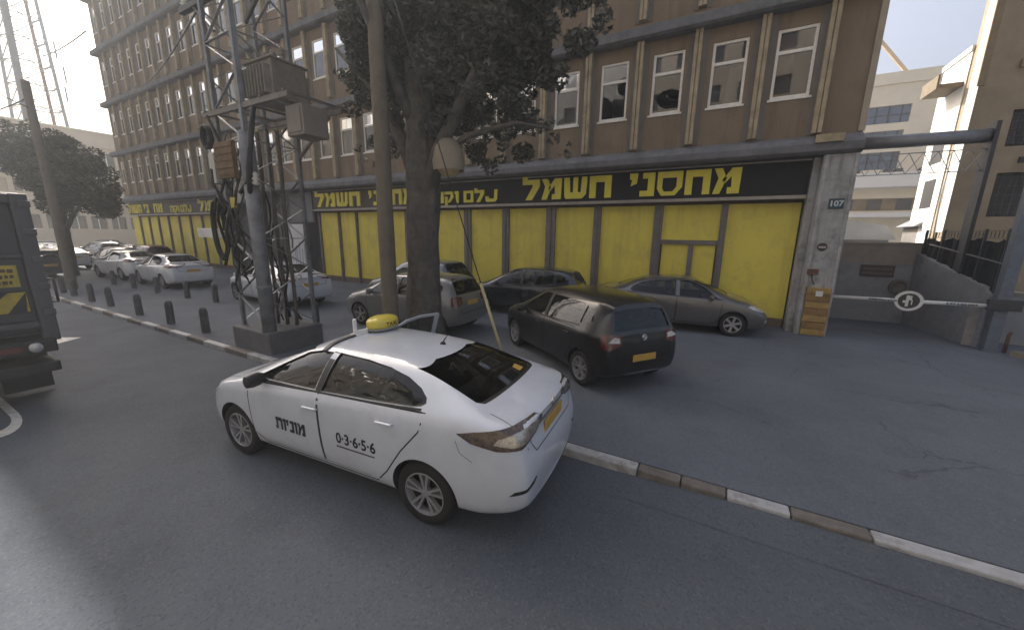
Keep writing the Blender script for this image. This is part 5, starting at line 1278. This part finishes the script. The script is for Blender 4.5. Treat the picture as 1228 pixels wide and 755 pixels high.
for k in range(72):
    s0, s1 = k/72, (k+1)/72; off = n_*.5
    wv = lambda s: .03*math.sin(s*38)+.015*math.sin(s*91+1)
    p, q = A.lerp(B, s0)+off, A.lerp(B, s1)+off
    h0, h1 = 2.12-.78*s0, 2.12-.78*s1; t0, t1 = 2.58+.035*math.sin(s0*21)+.02*math.sin(s0*57), 2.58+.035*math.sin(s1*21)+.02*math.sin(s1*57)
    for a0, a1, c0, c1 in ((h0-.15, (h0+t0)/2, h1-.15, (h1+t1)/2), ((h0+t0)/2, t0, (h1+t1)/2, t1)):
        b.face([(p.x+wv(s0), p.y, FC+a0), (q.x+wv(s1), q.y, FC+c0), (q.x+wv(s1)*(1.3), q.y, FC+c1), (p.x+wv(s0)*(1.3), p.y, FC+a1)])
bmesh.ops.remove_doubles(b.bm, verts=b.bm.verts, dist=.012)
for f in b.bm.faces: f.smooth = True
b.build('netting', NET, t)
for s in (.02, .26, .5, .74, .97):
    b = MB((5.7, 14.5, FC+1.5)); p = A.lerp(B, s)+n_*.42; b.bar((p.x, p.y, FC+2.1-.78*s), (p.x, p.y, FC+2.85), .05); b.build('fence_post', DSTEEL, t)
b = MB((5.7, 14.5, FC+1.5)); p, q = A.lerp(B, .1)+n_*.35, A.lerp(B, .99)+n_*.35; b.bar((p.x, p.y, FC+2.45), (q.x, q.y, FC+2.05), .03); b.build('rail', GALV, t)
for k in range(1):
    b = MB((5.7, 14.5, FC+1.5))
    for s in range(26):
        p = A.lerp(B, s/25)+n_*.5; c = Vector((p.x, p.y, FC+2.72)); b.tube([c+Vector((.0, .10*math.cos(a), .10*math.sin(a))) for a in [i*math.pi/5 for i in range(11)]], .005, 4, caps=False)
    b.build('barbed_wire', DSTEEL, t)
# shed, neighbour building, back buildings
t = thing('shed', (4.2, 19.0, FC), 'small pale shed roof peeking over the yard wall', 'shed')
b = MB(); b.box(-1.0, 1.15, 0, 2.5, 0, 2.55); b.build('wall', mat('shed_grey', (.22, .235, .26), .7, var=.15), t)
b = MB(); b.prism([(-1.15, 2.56), (1.3, 2.56), (1.0, 3.05), (-.6, 3.35), (-1.15, 3.2)], lambda u, v: (u, -.15, v), lambda u, v: (u, 2.6, v)); b.build('roof', mat('shed_roof', (.36, .385, .42), .6, var=.12, scale=2), t)
t = thing('kiosk_roof', (6.35, 18.2, FC), 'small grey gabled kiosk roof beside the brown neighbour building', 'shed')
b = MB(); b.box(-.55, .55, 0, 1.2, 0, 3.0); b.build('wall', mat('kiosk_wall', (.24, .22, .20), .8, var=.2), t)
b = MB(); b.prism([(-.75, 3.01), (.75, 3.01), (.12, 3.5), (-.05, 3.5)], lambda u, v: (u, -.25, v), lambda u, v: (u, 1.3, v)); b.build('roof', mat('kiosk_roof', (.20, .21, .225), .6, var=.15), t)
OB = Vector((9.0, 16.5, FC))
t = thing('neighbour_building', OB, 'brown plaster building with barred windows right of the driveway', 'building')
X0 = 5.82
wl = [(6.45, 7.75, 4.25, 5.05), (6.45, 7.75, 2.95, 4.0), (6.6, 7.8, 5.35, 6.35), (8.5, 9.8, 4.25, 5.05), (8.5, 9.8, 5.4, 6.3), (6.6, 7.8, 8.3, 9.6), (8.5, 9.8, 8.3, 9.6)]
wl = [(6.62, 7.9, 5.25, 6.20), (6.62, 7.9, 3.35, 4.55), (8.7, 9.9, 5.25, 6.20), (8.7, 9.9, 3.35, 4.55), (6.75, 7.9, 8.4, 9.6), (8.7, 9.9, 8.4, 9.6)]
b = MB(OB); ys0, ys1 = 16.5, 16.78
def holed(b, x0, x1, z0, z1, holes, y0, y1):
    zs_ = sorted({z0, z1, *[h[2] for h in holes], *[h[3] for h in holes]})
    for a, c in zip(zs_, zs_[1:]):
        hs = sorted((h[0], h[1]) for h in holes if h[2] <= a+1e-6 and h[3] >= c-1e-6); x = x0
        for h in hs: b.box(x, h[0], y0, y1, a, c); x = h[1]
        b.box(x, x1, y0, y1, a, c)
holed(b, X0, 14, FC-.1, 13.5, wl, ys0, ys1)
b.box(X0+.01, 13.9, 16.79, 17.6, 12, 13.45); b.box(X0+.02, 14, 17.0, 17.3, FC-.1, 13.4)
b.build('wall', BRICKB, t)
b = MB(OB); b.box(X0-.012, X0-.002, 16.5, 17.0, 2.9, 13.0); b.box(X0-.012, X0+.25, 17.31, 19.0, FC-.1, 8.1); b.box(X0-.05, X0+.3, 17.30, 19.05, 8.102, 8.25); b.build('side_wall', WHITEW, t)
b = MB(OB); b.box(6.5, 14, 16.42, 16.498, 7.25, 7.45); b.box(X0-.06, X0+.10, 16.44, 16.498, 6.9, 13.0); b.build('string_course', mat('tan_trim', (.30, .23, .14), .85, var=.2), t)
for h in wl:
    b = MB(OB); b.box(h[0], h[1], 16.72, 16.74, h[2], h[3]); wo = b.build('window', DWIN, t)
    b = MB(OB)
    for k in range(9):
        x = h[0]+(h[1]-h[0])*(k+.5)/9; b.bar((x, 16.60, h[2]), (x, 16.60, h[3]), .022)
    for k in range(5):
        z_ = h[2]+(h[3]-h[2])*(k+.5)/5; b.bar((h[0], 16.585, z_), (h[1], 16.585, z_), .018)
    b.build('bars', DSTEEL, wo)
b = MB(OB); b.box(X0-.60, X0-.013, 17.4, 18.5, 7.2, 7.32); b.box(X0-.60, X0-.55, 17.4, 18.5, 7.32, 7.6); b.build('awning', mat('awning_brown', (.20, .16, .11), .8, var=.2), t)
for z_ in (5.1, 3.7):
    b = MB(OB); b.box(X0-.02, X0-.0125, 17.7, 18.5, z_, z_+.9); b.build('side_window', DWIN, t)
b = MB(OB); b.tube([(X0-.03, 16.9, 2.6), (X0-.05, 17.0, 3.9), (X0-.03, 17.05, 5.2)], .018, 6); b.build('downpipe', GALV, t)
b = MB(OB); b.box(6.95, 7.05, 16.44, 16.497, 4.8, 4.95); b.box(7.25, 7.35, 16.44, 16.497, 4.8, 4.95); b.box(7.5, 7.72, 16.30, 16.497, 5.02, 5.15); b.build('wall_fitting', DSTEEL, t)
# rear office block
OB = Vector((9.0, 35.0, FC)); t = thing('rear_building', OB, 'pale beige block with blue ribbon windows seen through the driveway gap', 'building')
b = MB(OB); hl = [(3, 9.6, 10.05, 11.12), (3, 9.45, 8.66, 9.60), (3, 9.5, 7.2, 8.30), (3.2, 11.6, 4.55, 5.35)]
holed(b, 0.5, 20, 0, 12.35, hl, 35, 35.4); b.box(0.5, 20, 35.41, 48, 0, 12.3); b.box(.4, 20.1, 34.9, 35.35, 12.36, 13.05); b.build('wall', BEIGE2, t)
for h in hl[:3]:
    b = MB(OB); b.box(h[0], h[1], 35.2, 35.22, h[2], h[3]); wo = b.build('window', BLUEW, t)
    b = MB(OB); k = h[0]
    while k < h[1]: b.box(k-.03, k+.03, 35.12, 35.19, h[2], h[3]); k += .62
    b.box(h[0], h[1], 35.13, 35.185, (h[2]+h[3])/2-.025, (h[2]+h[3])/2+.025); b.build('glazing_bars', DSTEEL, wo)
for z_ in (6.0, 4.1):
    b = MB(OB); b.box(3, 11.2, 34.1, 35.0, z_, z_+(.9 if z_ > 5 else .28)); b.build('balcony', WHITEW, t)
b = MB(OB); b.box(3.2, 11.6, 35.25, 35.28, 4.55, 5.35); 
b.build('recess', mat('recess_tan', (.30, .22, .12), .9, var=.4, scale=1.2), t)
for x in (5.2, 6.9, 8.4, 9.9):
    b = MB(OB); b.box(x, x+.75, 35.18, 35.24, 4.62, 5.3); b.build('window', DWIN, t)
for x in (6.5, 7.2, 8.8, 9.3, 10.5):
    b = MB(OB); b.box(x, x+.35, 34.4, 34.9, 6.9, 7.15); b.build('balcony_item', mat('item_dark', (.07, .06, .06), .7), t)
b = MB(OB); b.box(11.2, 11.7, 35, 35.2, 0, 0.1); bpy.data.objects.remove(b.build('x', BEIGE2))
t = thing('crane_boom', (12.2, 40, 12.4), 'thin rusty boom slanting above the pale rear building', 'crane')
b = MB(); b.bar((-.6, 0, .3), (-6.5, 0, 8.0), .20); b.build('boom', mat('boom_tan', (.34, .27, .19), .7, var=.2), t)
b = MB(); b.bar((-.6, 0, 0), (-.6, 0, 1.0), .3); b.bar((-1.5, 0, 1.5), (-.6, 0, 1.0), .06); b.build('mast', DSTEEL, t)
# far left building, radio mast
OB = Vector((-62, 14, FC)); t = thing('corner_building', OB, 'pale beige low block across the junction at the far left', 'building')
b = MB(OB)
def holed_y(b, y0, y1, z0, z1, holes, x0, x1):
    zs_ = sorted({z0, z1, *[h[2] for h in holes], *[h[3] for h in holes]})
    for a, c in zip(zs_, zs_[1:]):
        hs = sorted((h[0], h[1]) for h in holes if h[2] <= a+1e-6 and h[3] >= c-1e-6); y = y0
        for h in hs: b.box(x0, x1, y, h[0], a, c); y = h[1]
        b.box(x0, x1, y, y1, a, c)
hy = []
for z0, z1 in ((9.35, 10.9), (6.2, 7.4), (2.6, 4.0)):
    y = 7.2
    while y < 30: hy.append((y, y+1.25, z0, z1)); y += 1.62
holed_y(b, 5.5, 34, 0, 12.9, hy, -62.4, -62); b.box(-80, -62.41, 5.5, 34, 0, 12.85); b.box(-62, -61.75, 5.5, 34, 11.35, 11.5)
b.build('wall', BEIGE, t)
b = MB(OB); b.box(-62.6, -61.82, 5.3, 34.2, 12.91, 13.05); b.box(-62, -61.6, 5.4, 34.1, 8.6, 8.8); b.box(-62, -61.6, 5.4, 34.1, 5.4, 5.6); b.build('cornice', BEIGE2, t)
for h in hy:
    if 10 < h[0] < 24:
        b = MB(OB); b.box(-62.32, -62.3, h[0], h[1], h[2], h[3]); wo = b.build('window', mat('tan_window', (.17, .15, .09), .25, var=.5, scale=.7), t)
        b = MB(OB); b.box(-62.29, -62.24, (h[0]+h[1])/2-.04, (h[0]+h[1])/2+.04, h[2], h[3]); b.build('frame', WHITEW, wo)
b = MB(OB); b.box(-62.33, -62.331+.02, 5.6, 33.9, .3, 12.0); bpy.data.objects.remove(b.build('x', DWIN))
b = MB(OB); b.box(-61.9, -61.0, 14.6, 15.9, 9.2, 9.9); b.build('air_conditioner', mat('ac_dark', (.06, .06, .06), .6), t)
OM = Vector((-66, 14.6, 13.0)); t = thing('radio_mast', OM, 'tall lattice radio mast rising from the beige corner building roof', 'mast')
legs = [(-1.6, -2.2), (.6, -1.6), (.8, 1.2), (-1.6, .8)]
for i, (x, y) in enumerate(legs):
    b = MB(); b.bar((x, y, -.2), (x*.55, y*.55-.1, 26), .5 if i == 1 else .24); b.build('mast_leg', [GALV, DSTEEL, GALV, RUST][i], t)
b = MB()
for k in range(11):
    z0, z1 = k*2.2, (k+1)*2.2; s0, s1 = 1-.45*z0/26, 1-.45*z1/26
    for f in range(4):
        p, q = legs[f], legs[(f+1) % 4]; b.bar((p[0]*s0, p[1]*s0, z0), (q[0]*s0, q[1]*s0, z0), .10); b.bar((p[0]*s0, p[1]*s0, z0), (q[0]*s1, q[1]*s1, z1), .08)
b.build('lattice_bracing', GALV, t)
b = MB()
for x, y, z_ in ((.9, 1.6, 3.2), (.9, 1.8, 5.2), (.8, 1.5, 7.5)): b.bar((x, y, z_), (x, y, z_+1.6), .12); b.bar((x, y-1, z_+.5), (x, y+.9, z_+.5), .06)
b.build('aerial', GALV, t)
def wire(name, a, c, sag, rad, label):
    a, c = Vector(a), Vector(c); pts = [a.lerp(c, k/16)-Vector((0, 0, sag*4*(k/16)*(1-k/16))) for k in range(17)]
    b = MB(a); b.tube(pts, rad, 5); o = b.build(name, CABLE, loc=a); tag(o, label, 'cable')
wire('overhead_cable', (-65.8, 15.2, 20.5), (-43.0, 12.4, 16.9), .2, .05, 'cable strung from the radio mast to the brown office block')
wire('overhead_cable', (-24.3, 5.0, 7.2), (-12, -5.5, 8.9), .15, .018, 'cable running from the far left pole out over the road')
wire('overhead_cable', (-24.3, 5.0, 7.6), (-62, 8.5, 12.4), .2, .03, 'cable from the far left pole to the beige corner building')
wire('overhead_cable', (-9.6, 4.6, 7.2), (-37, 12.3, 12.2), .6, .022, 'cable from the pylon cross arm to the brown office block')
# far side of the junction: low kerb and rubbish by the right post
b = MB(); pts = [(6.12, 12.75), (6.6, 12.2), (7.4, 11.6), (9.5, 10.6)]
for (x0, y0), (x1, y1) in zip(pts, pts[1:]): b.bar((x0, y0, FC+.05), (x1, y1, FC+.05), .2, .14)
tag(b.build('side_kerb', mat('tan_kerb', (.20, .17, .12), .85, var=.3, scale=6)), kind='structure')
t = thing('low_wall', (7.4, 14.2, FC), 'low grey wall right of the blue barrier post', 'wall')
b = MB(); b.box(-1.1, 2.6, 0, .22, -.1, 1.25); b.build('wall', WALLG, t, bevel=.015)
b = MB(); b.box(-1.13, 2.63, -.03, .25, 1.252, 1.32); b.build('coping', CONC, t)
b = MB(); b.tube([(0, 0, 0), (0, 0, .42), (.03, 0, .5)], .035, 8); o = b.build('rusty_stake', RUST, loc=(6.10, 13.0, FC)); tag(o, 'short rusty stake beside the blue barrier post', 'stake')

# the row of buildings on the other side of the street (out of view; added for bounce light and window reflections)
XX = -64
H1 = mat('tan_house_plaster', (0.34, 0.30, 0.24), 0.9, var=.15, scale=1); H2 = mat('grey_house_plaster', (0.33, 0.325, 0.31), 0.9, var=.15, scale=1)
for i, (wd, hh, mm) in enumerate([(15, 9, H1), (11, 7.5, H2), (16, 11, H1), (13, 8.5, H2), (17, 8, H1), (14, 11, H2), (16, 8.5, H1)]):
    OB = Vector((XX+wd/2, -14, 0.06)); hh *= 2.7  # heights stretched so the upper windows mirror walls, not sky
    t = thing('street_house', OB, ['sunlit beige house across the street, far left of its row', 'tall white house across the street beside the beige end house', 'tall pale house across the street facing the far shop panels', 'beige house across the street facing the pylon', 'tall pale house across the street behind the viewer', 'tall white house across the street facing the driveway', 'beige house across the street at the right end of its row'][i], 'house', 'unseen houses added across the street')
    b = MB(OB); hl = []
    for f in range(int(hh//3.3)):
        x = XX+1.2
        while x < XX+wd-2: hl.append((x, x+1.2, 1.2+3.2*f, 2.6+3.2*f)); x += 2.5
    holed(b, XX+.05, XX+wd-.05, 0.0, hh, hl, -14.3, -14); b.box(XX+.05, XX+wd-.05, -24, -14.6, 0, hh-.1); b.box(XX, XX+wd, -14.4, -13.8, hh+.002, hh+.3); b.build('wall', mm, t)
    for h in hl:
        b = MB(OB); b.box(h[0], h[1], -14.25, -14.2, h[2], h[3]); b.build('window', DWIN, t)
    XX += wd

# ------------------------------------------------------------------ the air: even pale haze in one closed box round the scene
hm = bpy.data.materials.new('haze'); hm.use_nodes = True
n = hm.node_tree.nodes; l = hm.node_tree.links; n.remove(n['Principled BSDF'])
pv = n.new('ShaderNodeVolumePrincipled'); pv.inputs['Color'].default_value = (0.90, 0.93, 0.97, 1); pv.inputs['Density'].default_value = 0.0037; pv.inputs['Anisotropy'].default_value = 0.2
l.new(pv.outputs[0], n['Material Output'].inputs['Volume'])
b = MB(); b.box(-95, 45, -45, 62, -1.3, 42); o = b.build('haze', hm); o['kind'] = 'stuff'
